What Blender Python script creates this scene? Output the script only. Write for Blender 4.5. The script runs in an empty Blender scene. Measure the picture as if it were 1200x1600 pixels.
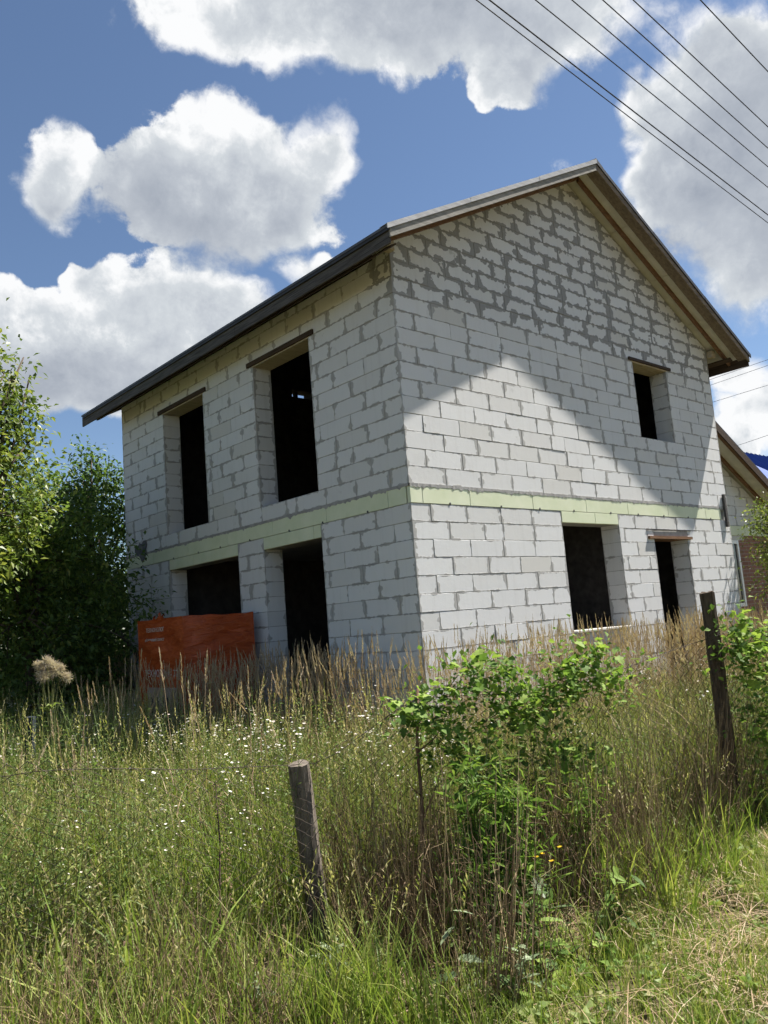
import bpy, bmesh, math, random
import numpy as np
from mathutils import Vector, Matrix

random.seed(7)
rng = np.random.default_rng(11)
SC = bpy.context.scene
COL = SC.collection

# ------------------------------------------------------------------ camera
CAM_POS = Vector((-6.093, -6.285, 1.558))
RIGHT = Vector((0.746269, -0.660921, -0.079156))
UP = Vector((-0.032605, -0.155069, 0.987365))
FWD = Vector((0.664845, 0.734260, 0.137272))
F_PX = 1265.3
cd = bpy.data.cameras.new('camera')
cam = bpy.data.objects.new('camera', cd)
COL.objects.link(cam)
cd.sensor_fit = 'VERTICAL'
cd.sensor_height = 36.0
cd.lens = 36.0 * F_PX / 1600.0
cd.clip_start = 0.05
cd.clip_end = 2000
m = Matrix((RIGHT, UP, -FWD)).transposed().to_4x4()
m.translation = CAM_POS
cam.matrix_world = m
SC.camera = cam

# ------------------------------------------------------------------ light
SUN_DIR = Vector((1.75, -0.51, 2.87)).normalized()
SUN_EL = math.asin(SUN_DIR.z)
SUN_AZ = math.atan2(SUN_DIR.x, SUN_DIR.y)
sd = bpy.data.lights.new('sun', 'SUN')
sd.energy = 5.0
sd.angle = math.radians(0.53)
sd.color = (1.0, 0.95, 0.87)
sun = bpy.data.objects.new('sun', sd)
COL.objects.link(sun)
sun.rotation_euler = SUN_DIR.to_track_quat('Z', 'Y').to_euler()
sun.location = (20, -6, 30)

SC.view_settings.view_transform = 'Standard'
SC.view_settings.look = 'None'
SC.view_settings.gamma = 1.0
SC.view_settings.use_curve_mapping = False
SC.view_settings.exposure = 1.32
SC.cycles.use_denoising = True
SC.cycles.use_adaptive_sampling = True
SC.cycles.adaptive_threshold = 0.03
SC.cycles.max_bounces = 5
SC.cycles.diffuse_bounces = 2
SC.cycles.glossy_bounces = 2
SC.cycles.transmission_bounces = 4
SC.cycles.transparent_max_bounces = 4
SC.cycles.caustics_reflective = False
SC.cycles.caustics_refractive = False


# ------------------------------------------------------------------ node helper
class NT:
    def __init__(self, tree):
        self.t = tree
        self.n = tree.nodes
        self.l = tree.links

    def node(self, typ, **kw):
        nd = self.n.new(typ)
        for k, v in kw.items():
            setattr(nd, k, v)
        return nd

    def put(self, sock, v):
        if v is None:
            return
        if isinstance(v, bpy.types.NodeSocket):
            self.l.new(v, sock)
        else:
            sock.default_value = v

    def math(self, op, a, b=None, c=None, clamp=False):
        nd = self.node('ShaderNodeMath', operation=op)
        nd.use_clamp = clamp
        self.put(nd.inputs[0], a)
        self.put(nd.inputs[1], b)
        self.put(nd.inputs[2], c)
        return nd.outputs[0]

    def vec(self, op, a, b=None, scale=None):
        nd = self.node('ShaderNodeVectorMath', operation=op)
        self.put(nd.inputs[0], a)
        self.put(nd.inputs[1], b)
        if scale is not None:
            self.put(nd.inputs[3], scale)
        return nd.outputs[1] if op in ('DOT_PRODUCT', 'LENGTH', 'DISTANCE') else nd.outputs[0]

    def noise(self, vec, scale, detail=3.0, rough=0.55, out=0, dist=0.0):
        nd = self.node('ShaderNodeTexNoise')
        self.put(nd.inputs['Vector'], vec)
        nd.inputs['Scale'].default_value = scale
        nd.inputs['Detail'].default_value = detail
        nd.inputs['Roughness'].default_value = rough
        nd.inputs['Distortion'].default_value = dist
        return nd.outputs[out]

    def ramp(self, fac, stops):
        nd = self.node('ShaderNodeValToRGB')
        el = nd.color_ramp.elements
        while len(el) < len(stops):
            el.new(0.5)
        for e, (p, c) in zip(el, stops):
            e.position = p
            e.color = (c[0], c[1], c[2], 1)
        self.put(nd.inputs[0], fac)
        return nd.outputs[0]

    def mix(self, fac, a, b, mode='MIX'):
        nd = self.node('ShaderNodeMix', data_type='RGBA', blend_type=mode)
        self.put(nd.inputs[0], fac)
        for s, v in ((nd.inputs[6], a), (nd.inputs[7], b)):
            self.put(s, (v[0], v[1], v[2], 1) if isinstance(v, tuple) else v)
        return nd.outputs[2]

    def smooth(self, v, lo, hi, a=0.0, b=1.0):
        nd = self.node('ShaderNodeMapRange', interpolation_type='SMOOTHSTEP')
        self.put(nd.inputs[0], v)
        self.put(nd.inputs[1], lo)
        self.put(nd.inputs[2], hi)
        nd.inputs[3].default_value = a
        nd.inputs[4].default_value = b
        return nd.outputs[0]

    def bump(self, h, strength=0.5, dist=0.01, normal=None):
        nd = self.node('ShaderNodeBump')
        nd.inputs['Strength'].default_value = strength
        nd.inputs['Distance'].default_value = dist
        self.put(nd.inputs['Height'], h)
        self.put(nd.inputs['Normal'], normal)
        return nd.outputs[0]


# ------------------------------------------------------------------ sky with cumulus clouds
world = bpy.data.worlds.new('World')
SC.world = world
world.use_nodes = True
W_ = NT(world.node_tree)
W_.n.clear()
SKY_STRENGTH = 0.05
sky = W_.node('ShaderNodeTexSky', sky_type='NISHITA')
sky.sun_disc = False
sky.sun_elevation = SUN_EL
sky.sun_rotation = SUN_AZ
sky.altitude = 900
sky.air_density = 1.0
sky.dust_density = 0.3
sky.ozone_density = 2.2
tc = W_.node('ShaderNodeTexCoord')
dirv = tc.outputs['Generated']


def px_dir(u, v):
    d = RIGHT * ((u - 600) / F_PX) - UP * ((v - 800) / F_PX) + FWD
    return d.normalized()


warp = W_.noise(dirv, 9.0, 3.0, 0.6, out=1)
warp = W_.vec('SUBTRACT', warp, (0.5, 0.5, 0.5))
wd = W_.vec('ADD', dirv, W_.vec('SCALE', warp, scale=0.085))
# cumulus puffs: (x, y, half width, half height, whiteness)
PUFFS = [
    (330, 20, 160, 66, 1.0), (470, 50, 140, 70, .95), (590, 55, 120, 68, .8), (720, 40, 140, 70, .76),
    (815, 110, 70, 75, .85), (905, 40, 120, 80, .85), (640, -25, 330, 70, .8), (790, 145, 44, 46, .95),
    (320, 235, 105, 85, 1.0), (430, 270, 110, 75, .86), (508, 226, 50, 64, 1.0), (245, 300, 95, 75, .68),
    (350, 345, 130, 85, .66), (455, 335, 85, 65, .9), (100, 262, 55, 65, .95), (100, 320, 40, 55, .85),
    (280, 465, 115, 60, 1.0), (110, 515, 140, 65, .98), (15, 500, 95, 60, .97), (215, 550, 200, 80, .8),
    (70, 600, 170, 65, .58), (150, 628, 120, 36, .8), (350, 490, 80, 55, .95), (152, 436, 40, 22, .9),
    (1125, 62, 100, 62, 1.0), (1050, 150, 80, 65, .95), (998, 195, 45, 55, .97), (1160, 165, 130, 120, .6),
    (1060, 265, 85, 65, .82), (1150, 320, 160, 130, .60), (1012, 295, 52, 55, .97), (1165, 435, 75, 75, .82),
    (1130, 578, 75, 26, .95), (1185, 635, 70, 55, .95), (490, 424, 62, 24, .95),
    (200, 655, 30, 26, .9), (1110, 700, 90, 40, .9),
]
cov = None
sh = None
for (u, v, a, b, g) in PUFFS:
    c = px_dir(u, v)
    ex = (RIGHT - c * RIGHT.dot(c)).normalized()
    ez = c
    ey = ez.cross(ex)
    mp = W_.node('ShaderNodeMapping', vector_type='TEXTURE')
    W_.put(mp.inputs['Vector'], wd)
    mp.inputs['Location'].default_value = c
    mp.inputs['Rotation'].default_value = Matrix((ex, ey, ez)).transposed().to_euler()
    k = F_PX * math.sqrt(1 + ((u - 600) ** 2 + (v - 800) ** 2) / F_PX ** 2)
    mp.inputs['Scale'].default_value = (a / k * 1.18, b / k * 1.18, 9.0)
    gr = W_.node('ShaderNodeTexGradient', gradient_type='SPHERICAL')
    W_.l.new(mp.outputs[0], gr.inputs[0])
    f = gr.outputs['Fac']
    cov = f if cov is None else W_.math('ADD', cov, f)
    sh = W_.math('MULTIPLY', f, g) if sh is None else W_.math('MULTIPLY_ADD', f, g, sh)
# the same kind of broken cumulus over the rest of the sky
c0 = px_dir(600, 420)
away = W_.smooth(W_.vec('DOT_PRODUCT', dirv, tuple(c0)), 0.84, 0.66)
sep = W_.node('ShaderNodeSeparateXYZ')
W_.put(sep.inputs[0], dirv)
flat = W_.vec('MULTIPLY', wd, (1.0, 1.0, 1.6))
gen = W_.smooth(W_.noise(flat, 3.4, 2.0, 0.5), 0.54, 0.72)
gen = W_.math('MULTIPLY', gen, away)
cov = W_.math('ADD', cov, gen)
sh = W_.math('MULTIPLY_ADD', gen, 0.8, sh)
det = W_.noise(W_.vec('ADD', dirv, W_.vec('SCALE', warp, scale=0.03)), 24.0, 8.0, 0.64)
low = W_.noise(wd, 11.0, 4.0, 0.55)
white = W_.math('DIVIDE', W_.math('ADD', sh, 0.05), W_.math('ADD', cov, 0.05))
dens = W_.math('ADD', cov, W_.math('MULTIPLY', W_.math('SUBTRACT', det, 0.5), W_.smooth(cov, 0.0, 0.14, 0.5, 0.95)))
dens = W_.math('ADD', dens, W_.math('MULTIPLY', W_.math('SUBTRACT', low, 0.5), 0.55))
soft = W_.smooth(W_.noise(dirv, 7.0, 2.0, 0.5), 0.38, 0.62, 0.14, 0.62)
mask = W_.smooth(dens, 0.13, W_.math('ADD', soft, 0.15))
lit = W_.math('ADD', white, W_.math('MULTIPLY', W_.math('SUBTRACT', det, 0.5), 0.8))
lit = W_.math('ADD', lit, W_.math('MULTIPLY', W_.math('SUBTRACT', low, 0.5), 0.42))
lit = W_.math('SUBTRACT', lit, W_.smooth(dens, 0.45, 1.3, 0.0, 0.16))
CL = 1.0
ccol = W_.ramp(lit, [(0.40, (.36 * CL, .40 * CL, .47 * CL)), (0.66, (.50 * CL, .54 * CL, .60 * CL)),
                     (0.84, (.66 * CL, .70 * CL, .74 * CL)), (0.97, (.96 * CL, .97 * CL, .98 * CL))])
skyc = W_.vec('SCALE', sky.outputs[0], scale=SKY_STRENGTH)
CLOUD_GAIN = 0.405
ccol = W_.vec('SCALE', ccol, scale=CLOUD_GAIN)
fin = W_.mix(mask, skyc, ccol)
bg = W_.node('ShaderNodeBackground')
W_.put(bg.inputs[0], fin)
bg.inputs[1].default_value = 1.0
wo = W_.node('ShaderNodeOutputWorld')
W_.l.new(bg.outputs[0], wo.inputs[0])
try:
    world.cycles.sampling_method = 'MANUAL'
    world.cycles.sample_map_resolution = 512
except Exception:
    pass


# ------------------------------------------------------------------ object helpers
def link(o, parent=None):
    COL.objects.link(o)
    if parent is not None:
        o.parent = parent
    return o


def tag(o, label=None, cat=None, group=None, kind=None):
    if label:
        o['label'] = label
    if cat:
        o['category'] = cat
    if group:
        o['group'] = group
    if kind:
        o['kind'] = kind
    return o


def thing(name, label, cat, loc=(0, 0, 0), rotz=0.0, group=None):
    o = bpy.data.objects.new(name, None)
    o.empty_display_size = 0.2
    o.location = loc
    o.rotation_euler = (0, 0, rotz)
    link(o)
    return tag(o, label, cat, group)


def mesh_obj(name, verts, faces, mat, parent=None, smooth=False):
    me = bpy.data.meshes.new(name)
    me.from_pydata([tuple(v) for v in verts], [], faces)
    me.update()
    if mat is not None:
        me.materials.append(mat)
    if smooth:
        me.polygons.foreach_set('use_smooth', [True] * len(me.polygons))
    return link(bpy.data.objects.new(name, me), parent)


class MB:
    """collects shapes into one mesh"""

    def __init__(self):
        self.v = []
        self.f = []

    def add(self, verts, faces):
        b = len(self.v)
        self.v += [tuple(p) for p in verts]
        self.f += [tuple(i + b for i in q) for q in faces]
        return self

    def box(self, x0, x1, y0, y1, z0, z1):
        return self.add([(x0, y0, z0), (x1, y0, z0), (x1, y1, z0), (x0, y1, z0),
                         (x0, y0, z1), (x1, y0, z1), (x1, y1, z1), (x0, y1, z1)],
                        [(0, 3, 2, 1), (4, 5, 6, 7), (0, 1, 5, 4), (1, 2, 6, 5), (2, 3, 7, 6), (3, 0, 4, 7)])

    def prism(self, poly, y0, y1):
        """poly: (x, z) counter-clockwise seen from -y, extruded from y0 to y1"""
        n = len(poly)
        v = [(p[0], y0, p[1]) for p in poly] + [(p[0], y1, p[1]) for p in poly]
        f = [tuple(range(n)), tuple(range(2 * n - 1, n - 1, -1))]
        for i in range(n):
            j = (i + 1) % n
            f.append((j, i, n + i, n + j))
        return self.add(v, f)

    def tube(self, pts, radii, sides=6, cap=True):
        pts = [Vector(p) for p in pts]
        if not isinstance(radii, (list, tuple)):
            radii = [radii] * len(pts)
        b = len(self.v)
        ref = Vector((0.31, 0.17, 0.93))
        n = len(pts)
        for i, p in enumerate(pts):
            t = (pts[min(i + 1, n - 1)] - pts[max(i - 1, 0)])
            if t.length < 1e-9:
                t = Vector((0, 0, 1))
            t.normalize()
            a = t.cross(ref)
            if a.length < 0.05:
                a = t.cross(Vector((1, 0, 0)))
            a.normalize()
            c = t.cross(a)
            for k in range(sides):
                an = 2 * math.pi * k / sides
                q = p + (a * math.cos(an) + c * math.sin(an)) * radii[i]
                self.v.append((q.x, q.y, q.z))
        for i in range(n - 1):
            for k in range(sides):
                k2 = (k + 1) % sides
                self.f.append((b + i * sides + k, b + i * sides + k2, b + (i + 1) * sides + k2, b + (i + 1) * sides + k))
        if cap:
            self.f.append(tuple(b + k for k in range(sides))[::-1])
            self.f.append(tuple(b + (n - 1) * sides + k for k in range(sides)))
        return self

    def build(self, name, mat, parent=None, smooth=False):
        return mesh_obj(name, self.v, self.f, mat, parent, smooth)


def bevel(o, w=0.004):
    md = o.modifiers.new('bevel', 'BEVEL')
    md.width = w
    md.segments = 1
    md.limit_method = 'ANGLE'
    return o


# ------------------------------------------------------------------ materials
MATS = {}


def new_mat(name):
    mt = bpy.data.materials.new(name)
    mt.use_nodes = True
    nt = NT(mt.node_tree)
    bs = nt.n['Principled BSDF']
    MATS[name] = mt
    return mt, nt, bs


def pos(nt):
    return nt.node('ShaderNodeNewGeometry').outputs['Position']


B = 2.85          # underside of the insulated ring beam, metres above the ground
WID, DEP = 7.52, 7.24


def block_material():
    mt, nt, bs = new_mat('aerated_concrete_block')
    loc = nt.node('ShaderNodeUVMap', uv_map='loc').outputs[0]
    half = nt.node('ShaderNodeUVMap', uv_map='half').outputs[0]
    P = pos(nt)
    s1 = nt.node('ShaderNodeSeparateXYZ')
    nt.put(s1.inputs[0], loc)
    s2 = nt.node('ShaderNodeSeparateXYZ')
    nt.put(s2.inputs[0], half)
    sp = nt.node('ShaderNodeSeparateXYZ')
    nt.put(sp.inputs[0], P)
    ex = nt.math('SUBTRACT', s2.outputs[0], nt.math('ABSOLUTE', s1.outputs[0]))
    ez = nt.math('SUBTRACT', s2.outputs[1], nt.math('ABSOLUTE', s1.outputs[1]))
    n_hi = nt.noise(P, 19.0, 3.0, 0.6)
    n_mid = nt.noise(P, 8.0, 2.0, 0.5)
    n_lo = nt.noise(P, 1.9, 2.0, 0.5)
    n_row = nt.noise(nt.vec('MULTIPLY', P, (1.2, 1.2, 6.0)), 1.5, 1.0, 0.5)
    # the gable above the eaves was pointed with a thick smear of adhesive, elsewhere it is patchy
    gable = nt.math('MULTIPLY', nt.smooth(sp.outputs[2], B + 2.22, B + 2.55), nt.smooth(sp.outputs[1], 0.5, 0.3))
    patch = nt.smooth(nt.math('ADD', n_lo, nt.math('MULTIPLY', nt.math('SUBTRACT', n_row, 0.5), 0.6)), 0.33, 0.56)
    wv = nt.math('MULTIPLY_ADD', patch, 0.032, 0.004)          # upright joints
    side = nt.smooth(sp.outputs[0], 0.12, 0.02)
    wv = nt.math('ADD', wv, nt.math('MULTIPLY', nt.math('MULTIPLY', side, patch), 0.005))
    wv = nt.math('ADD', wv, nt.math('MULTIPLY', gable, 0.040))
    wh = nt.math('MULTIPLY_ADD', nt.math('MULTIPLY', patch, patch), 0.011, 0.0025)   # bed joints
    wh = nt.math('ADD', wh, nt.math('MULTIPLY', gable, 0.022))
    gate = nt.smooth(n_mid, 0.38, 0.62, 0.35, 1.5)
    rag = nt.math('MULTIPLY', nt.math('SUBTRACT', n_hi, 0.5), nt.math('MULTIPLY_ADD', nt.math('MAXIMUM', gable, patch), 0.05, 0.008))
    dv = nt.math('ADD', nt.math('SUBTRACT', ex, nt.math('MULTIPLY', wv, gate)), rag)
    dh = nt.math('ADD', nt.math('SUBTRACT', ez, nt.math('MULTIPLY', wh, gate)), rag)
    d = nt.math('MINIMUM', dv, dh)
    smear = nt.smooth(d, 0.003, -0.003)
    # scraped and thinly skimmed patches
    skim = nt.math('MULTIPLY', nt.smooth(nt.noise(P, 4.2, 4.0, 0.7), 0.62, 0.70), nt.smooth(n_lo, 0.35, 0.6))
    oi = nt.node('ShaderNodeAttribute', attribute_name='rnd')
    rnd = oi.outputs['Fac']
    base = nt.ramp(rnd, [(0.0, (.60, .585, .55)), (0.08, (.63, .625, .61)), (0.5, (.652, .652, .648)), (1.0, (.682, .682, .677))])
    stain = nt.noise(P, 2.6, 5.0, 0.65)
    base = nt.mix(nt.smooth(stain, 0.5, 0.85, 0.0, 0.28), base, (.53, .515, .48))
    streak = nt.noise(nt.vec('MULTIPLY', P, (9.0, 9.0, .6)), 1.6, 3.0, 0.6)
    base = nt.mix(nt.smooth(streak, 0.5, 0.75, 0.0, 0.22), base, (.47, .46, .44))
    fine = nt.noise(P, 90.0, 2.0, 0.6)
    base = nt.mix(nt.smooth(fine, 0.60, 0.75, 0.0, 0.25), base, (.42, .41, .39))
    dark = nt.math('MAXIMUM', gable, nt.math('MULTIPLY', patch, 0.30))
    mort = nt.mix(dark, (.46, .45, .43), (.28, .278, .272))
    mort = nt.mix(nt.smooth(n_hi, 0.35, 0.7, 0.0, 0.5), mort, (.33, .325, .315))
    col = nt.mix(nt.math('MULTIPLY', skim, 0.35), base, mort)
    col = nt.mix(smear, col, mort)
    nt.put(bs.inputs['Base Color'], col)
    bs.inputs['Roughness'].default_value = 0.93
    bs.inputs['Specular IOR Level'].default_value = 0.15
    h = nt.math('ADD', nt.math('MULTIPLY', smear, 0.6), nt.math('ADD', nt.math('MULTIPLY', n_hi, 0.35), nt.math('MULTIPLY', fine, 0.18)))
    nt.put(bs.inputs['Normal'], nt.bump(h, 0.55, 0.006))
    return mt


M_BLOCK = block_material()


def simple(name, c1, c2, scale=6.0, rough=0.85, stretch=None, bumpd=0.004, detail=4.0, spec=0.2, c3=None, metal=0.0):
    mt, nt, bs = new_mat(name)
    v = pos(nt)
    if stretch:
        v = nt.vec('MULTIPLY', v, stretch)
    n = nt.noise(v, scale, detail, 0.62)
    st = [(0.32, c1), (0.68, c2)]
    if c3:
        st.append((0.8, c3))
    nt.put(bs.inputs['Base Color'], nt.ramp(n, st))
    bs.inputs['Roughness'].default_value = rough
    bs.inputs['Specular IOR Level'].default_value = spec
    bs.inputs['Metallic'].default_value = metal
    n2 = nt.noise(v, scale * 4, 3.0, 0.6)
    nt.put(bs.inputs['Normal'], nt.bump(n2, 0.6, bumpd))
    return mt


M_MORTAR = simple('grey_mortar', (.26, .255, .245), (.40, .39, .375), 9.0, 0.95)
M_XPS = simple('pale_insulation_foam', (.62, .67, .46), (.71, .74, .55), 3.0, 0.7, bumpd=0.001)
M_XPS_SHADE = M_XPS
M_CONC = simple('concrete', (.24, .235, .225), (.36, .35, .33), 5.0, 0.92)
M_WEATHERED = simple('weathered_board', (.04, .037, .035), (.125, .118, .112), 3.0, 0.85, (22, 0.9, 22), 0.003)
M_DARKEDGE = simple('dark_metal_edge', (.018, .018, .02), (.035, .035, .04), 5.0, 0.55, spec=0.4)
M_DARKWOOD = simple('dark_wood', (.035, .024, .017), (.085, .058, .04), 3.0, 0.85, (20, 1.0, 20))
M_BROWN = simple('brown_wood', (.12, .065, .036), (.23, .13, .075), 2.5, 0.8, (2, 14, 14))
M_GREYPALE = simple('grey_board', (.20, .19, .17), (.34, .32, .285), 2.5, 0.85, (2, 14, 14))
M_GREYBROWN = simple('grey_brown_board', (.13, .10, .072), (.25, .20, .15), 2.5, 0.8, (2, 14, 14))
M_PALEWOOD = simple('pale_board', (.34, .285, .20), (.50, .43, .32), 2.0, 0.8, (2, 16, 16))
M_SOFFIT = simple('pale_sheathing', (.50, .48, .42), (.62, .60, .54), 4.0, 0.85)
M_GALV = simple('galvanised_flashing', (.24, .24, .245), (.42, .42, .42), 3.0, 0.55, (1, 8, 8), 0.001, spec=0.5)
M_ROOFMETAL = simple('roof_sheet', (.05, .05, .055), (.09, .09, .095), 3.0, 0.5, spec=0.5)
M_INTSHADE = simple('shade_dark_masonry', (.035, .031, .03), (.07, .062, .058), 7.0, 0.95)  # inner walls: near-black base colour stands in for the shade of unlit rooms
M_GREY = simple('bare_grey_timber', (.085, .07, .057), (.22, .185, .15), 3.5, 0.9, (16, 16, 1.6), 0.006)
M_BLUEROOF = simple('blue_roof_sheet', (.04, .075, .24), (.06, .105, .30), 2.0, 0.7, spec=0.2)
M_PLASTER = simple('pale_plaster', (.50, .48, .44), (.60, .58, .53), 3.0, 0.9)
M_UPVC = simple('white_window_plastic', (.78, .78, .77), (.84, .84, .83), 3.0, 0.35, bumpd=0.0003, spec=0.5)
M_WIRE = simple('rusty_wire', (.03, .024, .02), (.09, .068, .052), 14.0, 0.75)
M_CABLE = simple('power_cable', (.025, .026, .03), (.045, .046, .05), 5.0, 0.5)


def brick_material():
    mt, nt, bs = new_mat('red_brick_wall')
    P = pos(nt)
    sp = nt.node('ShaderNodeSeparateXYZ')
    nt.put(sp.inputs[0], P)
    cb = nt.node('ShaderNodeCombineXYZ')
    nt.put(cb.inputs[0], sp.outputs[0])
    nt.put(cb.inputs[1], sp.outputs[2])
    br = nt.node('ShaderNodeTexBrick')
    nt.put(br.inputs['Vector'], cb.outputs[0])
    br.inputs['Scale'].default_value = 1.0
    br.inputs['Brick Width'].default_value = 0.26
    br.inputs['Row Height'].default_value = 0.077
    br.inputs['Mortar Size'].default_value = 0.006
    br.inputs['Color1'].default_value = (.20, .085, .055, 1)
    br.inputs['Color2'].default_value = (.27, .125, .085, 1)
    br.inputs['Mortar'].default_value = (.30, .26, .22, 1)
    nt.put(bs.inputs['Base Color'], br.outputs[0])
    bs.inputs['Roughness'].default_value = 0.9
    nt.put(bs.inputs['Normal'], nt.bump(nt.math('MULTIPLY', br.outputs[1], -1.0), 0.5, 0.006))
    return mt


M_BRICK = brick_material()


def glass_material():
    mt, nt, bs = new_mat('window_glass')
    bs.inputs['Base Color'].default_value = (.035, .04, .045, 1)
    bs.inputs['Roughness'].default_value = 0.06
    bs.inputs['Specular IOR Level'].default_value = 0.6
    return mt


M_GLASS = glass_material()


def foliage(name, stops, trans=0.35, rough=0.5, spec=0.3, attr='tint', gain=1.0):
    mt, nt, bs = new_mat(name)
    a = nt.node('ShaderNodeAttribute', attribute_name=attr)
    oi = nt.node('ShaderNodeObjectInfo')
    f = nt.math('ADD', a.outputs['Fac'], nt.math('MULTIPLY', nt.math('SUBTRACT', oi.outputs['Random'], 0.5), 0.22), clamp=True)
    col = nt.ramp(f, stops)
    nt.put(bs.inputs['Base Color'], col)
    bs.inputs['Roughness'].default_value = rough
    bs.inputs['Specular IOR Level'].default_value = spec
    if trans > 0:
        tr = nt.node('ShaderNodeBsdfTranslucent')
        nt.put(tr.inputs[0], nt.mix(0.5, col, (.9, 1.0, .25), 'MULTIPLY'))
        mx = nt.node('ShaderNodeMixShader')
        mx.inputs[0].default_value = trans
        nt.l.new(bs.outputs[0], mx.inputs[1])
        nt.l.new(tr.outputs[0], mx.inputs[2])
        nt.l.new(mx.outputs[0], nt.n['Material Output'].inputs[0])
    return mt


M_GRASS = foliage('meadow_grass', [(0.0, (.11, .175, .03)), (0.35, (.205, .285, .052)), (0.6, (.32, .345, .09)), (0.8, (.45, .41, .17)), (1.0, (.58, .50, .30))], 0.45)
M_DRY = foliage('dry_grass', [(0.0, (.24, .165, .10)), (0.4, (.38, .27, .165)), (0.75, (.50, .38, .25)), (1.0, (.60, .50, .36))], 0.32, 0.7, 0.15)
M_DEAD = foliage('dead_stems', [(0.0, (.07, .048, .03)), (0.5, (.21, .145, .088)), (1.0, (.42, .32, .19))], 0.0, 0.85, 0.1)
M_WEED = foliage('weed_leaves', [(0.0, (.08, .145, .035)), (0.4, (.16, .235, .06)), (0.7, (.26, .31, .10)), (0.9, (.37, .35, .16)), (1.0, (.44, .36, .22))], 0.45)
M_PETAL = foliage('pale_petals', [(0.0, (.62, .52, .46)), (0.5, (.74, .70, .64)), (1.0, (.82, .82, .79))], 0.25, 0.7, 0.1)
M_YELLOW = foliage('yellow_petals', [(0.0, (.70, .42, .02)), (1.0, (.80, .55, .03))], 0.2, 0.6, 0.1)
M_LEAF = foliage('tree_leaves', [(0.0, (.045, .088, .025)), (0.45, (.105, .175, .045)), (0.8, (.19, .27, .07)), (1.0, (.32, .35, .10))], 0.5, 0.45, 0.4)
M_LEAF_Y = foliage('yellowish_leaves', [(0.0, (.08, .125, .028)), (0.5, (.17, .23, .05)), (1.0, (.35, .36, .09))], 0.45, 0.45, 0.4)
M_VINE = foliage('vine_leaves', [(0.0, (.07, .13, .03)), (0.5, (.15, .25, .05)), (1.0, (.30, .40, .09))], 0.45, 0.6, 0.2)
M_PALEGREEN = foliage('grey_green_leaves', [(0.0, (.09, .13, .06)), (0.5, (.16, .22, .11)), (1.0, (.28, .34, .20))], 0.3, 0.5, 0.3)
M_FLUFF = foliage('thistle_down', [(0.0, (.46, .38, .32)), (1.0, (.66, .58, .51))], 0.4, 0.95, 0.02)
M_BARK = simple('bark', (.055, .042, .032), (.13, .105, .082), 8.0, 0.95, (1, 1, .35), 0.01)
M_STEM = simple('green_stem', (.08, .10, .03), (.15, .15, .06), 8.0, 0.7)


def ground_material():
    mt, nt, bs = new_mat('ground_soil_and_thatch')
    P = pos(nt)
    n1 = nt.noise(P, 0.9, 5.0, 0.6)
    n2 = nt.noise(P, 14.0, 5.0, 0.7)
    c = nt.ramp(n1, [(0.3, (.075, .072, .032)), (0.55, (.14, .115, .06)), (0.75, (.20, .16, .09))])
    c = nt.mix(nt.smooth(n2, 0.4, 0.7, 0.0, 0.6), c, (.055, .043, .028))
    nt.put(bs.inputs['Base Color'], c)
    bs.inputs['Roughness'].default_value = 0.97
    bs.inputs['Specular IOR Level'].default_value = 0.1
    nt.put(bs.inputs['Normal'], nt.bump(n2, 0.9, 0.04))
    return mt


M_GROUND = ground_material()

# ------------------------------------------------------------------ ground
N = 60
gx = np.concatenate([np.linspace(-600, -16, 6), np.linspace(-14, 22, 73), np.linspace(24, 600, 6)])
gy = np.concatenate([np.linspace(-600, -16, 6), np.linspace(-14, 22, 73), np.linspace(24, 600, 6)])
gv, gf = [], []
for j, y in enumerate(gy):
    for i, x in enumerate(gx):
        r = max(0.0, min(1.0, (16 - max(abs(x - 2), abs(y))) / 4))
        near_house = -0.3 < x < 13 and 0 < y < 8
        gv.append((x, y, -0.02 + (0 if near_house else r * 0.022 * (math.sin(x * 1.7 + y) + math.sin(y * 2.3 - x * .6)))))
nx = len(gx)
for j in range(len(gy) - 1):
    for i in range(nx - 1):
        gf.append((j * nx + i, j * nx + i + 1, (j + 1) * nx + i + 1, (j + 1) * nx + i))
tag(mesh_obj('ground', gv, gf, M_GROUND, None, True), kind='structure')

# ------------------------------------------------------------------ the block house
ZR, SLOPE = B + 5.06, 0.514
MID = WID / 2
EAVE, RAKE, BACK = 0.48, 0.51, 0.55


def ztop(x):
    return ZR - SLOPE * abs(x - MID)


def clip(poly, a, b, c):
    """keep the part of a convex polygon where a*x + b*z <= c"""
    out = []
    n = len(poly)
    for i in range(n):
        p, q = poly[i], poly[(i + 1) % n]
        dp, dq = a * p[0] + b * p[1] - c, a * q[0] + b * q[1] - c
        if dp <= 0:
            out.append(p)
        if dp * dq < 0:
            t = dp / (dp - dq)
            out.append((p[0] + t * (q[0] - p[0]), p[1] + t * (q[1] - p[1])))
    return out


def area(poly):
    return 0.5 * sum(poly[i][0] * poly[(i + 1) % len(poly)][1] - poly[(i + 1) % len(poly)][0] * poly[i][1] for i in range(len(poly)))


house = thing('block_house', 'unfinished two-storey gabled house of bare white aerated concrete blocks with open window holes', 'house')
BLOCKS = []          # (screen size, verts, faces, loc uv, half uv, rnd, parent)


class WallFrame:
    def __init__(self, origin, u, n):
        self.o, self.u, self.n = Vector(origin), Vector(u), Vector(n)

    def at(self, u, z, d=0.0):
        p = self.o + self.u * u + self.n * d
        return (p.x, p.y, z)


def screen_size(pts):
    us, vs = [], []
    for p in pts:
        d = Vector(p) - CAM_POS
        w = d.dot(FWD)
        us.append(d.dot(RIGHT) / w)
        vs.append(d.dot(UP) / w)
    return (max(us) - min(us)) * (max(vs) - min(vs))


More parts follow.
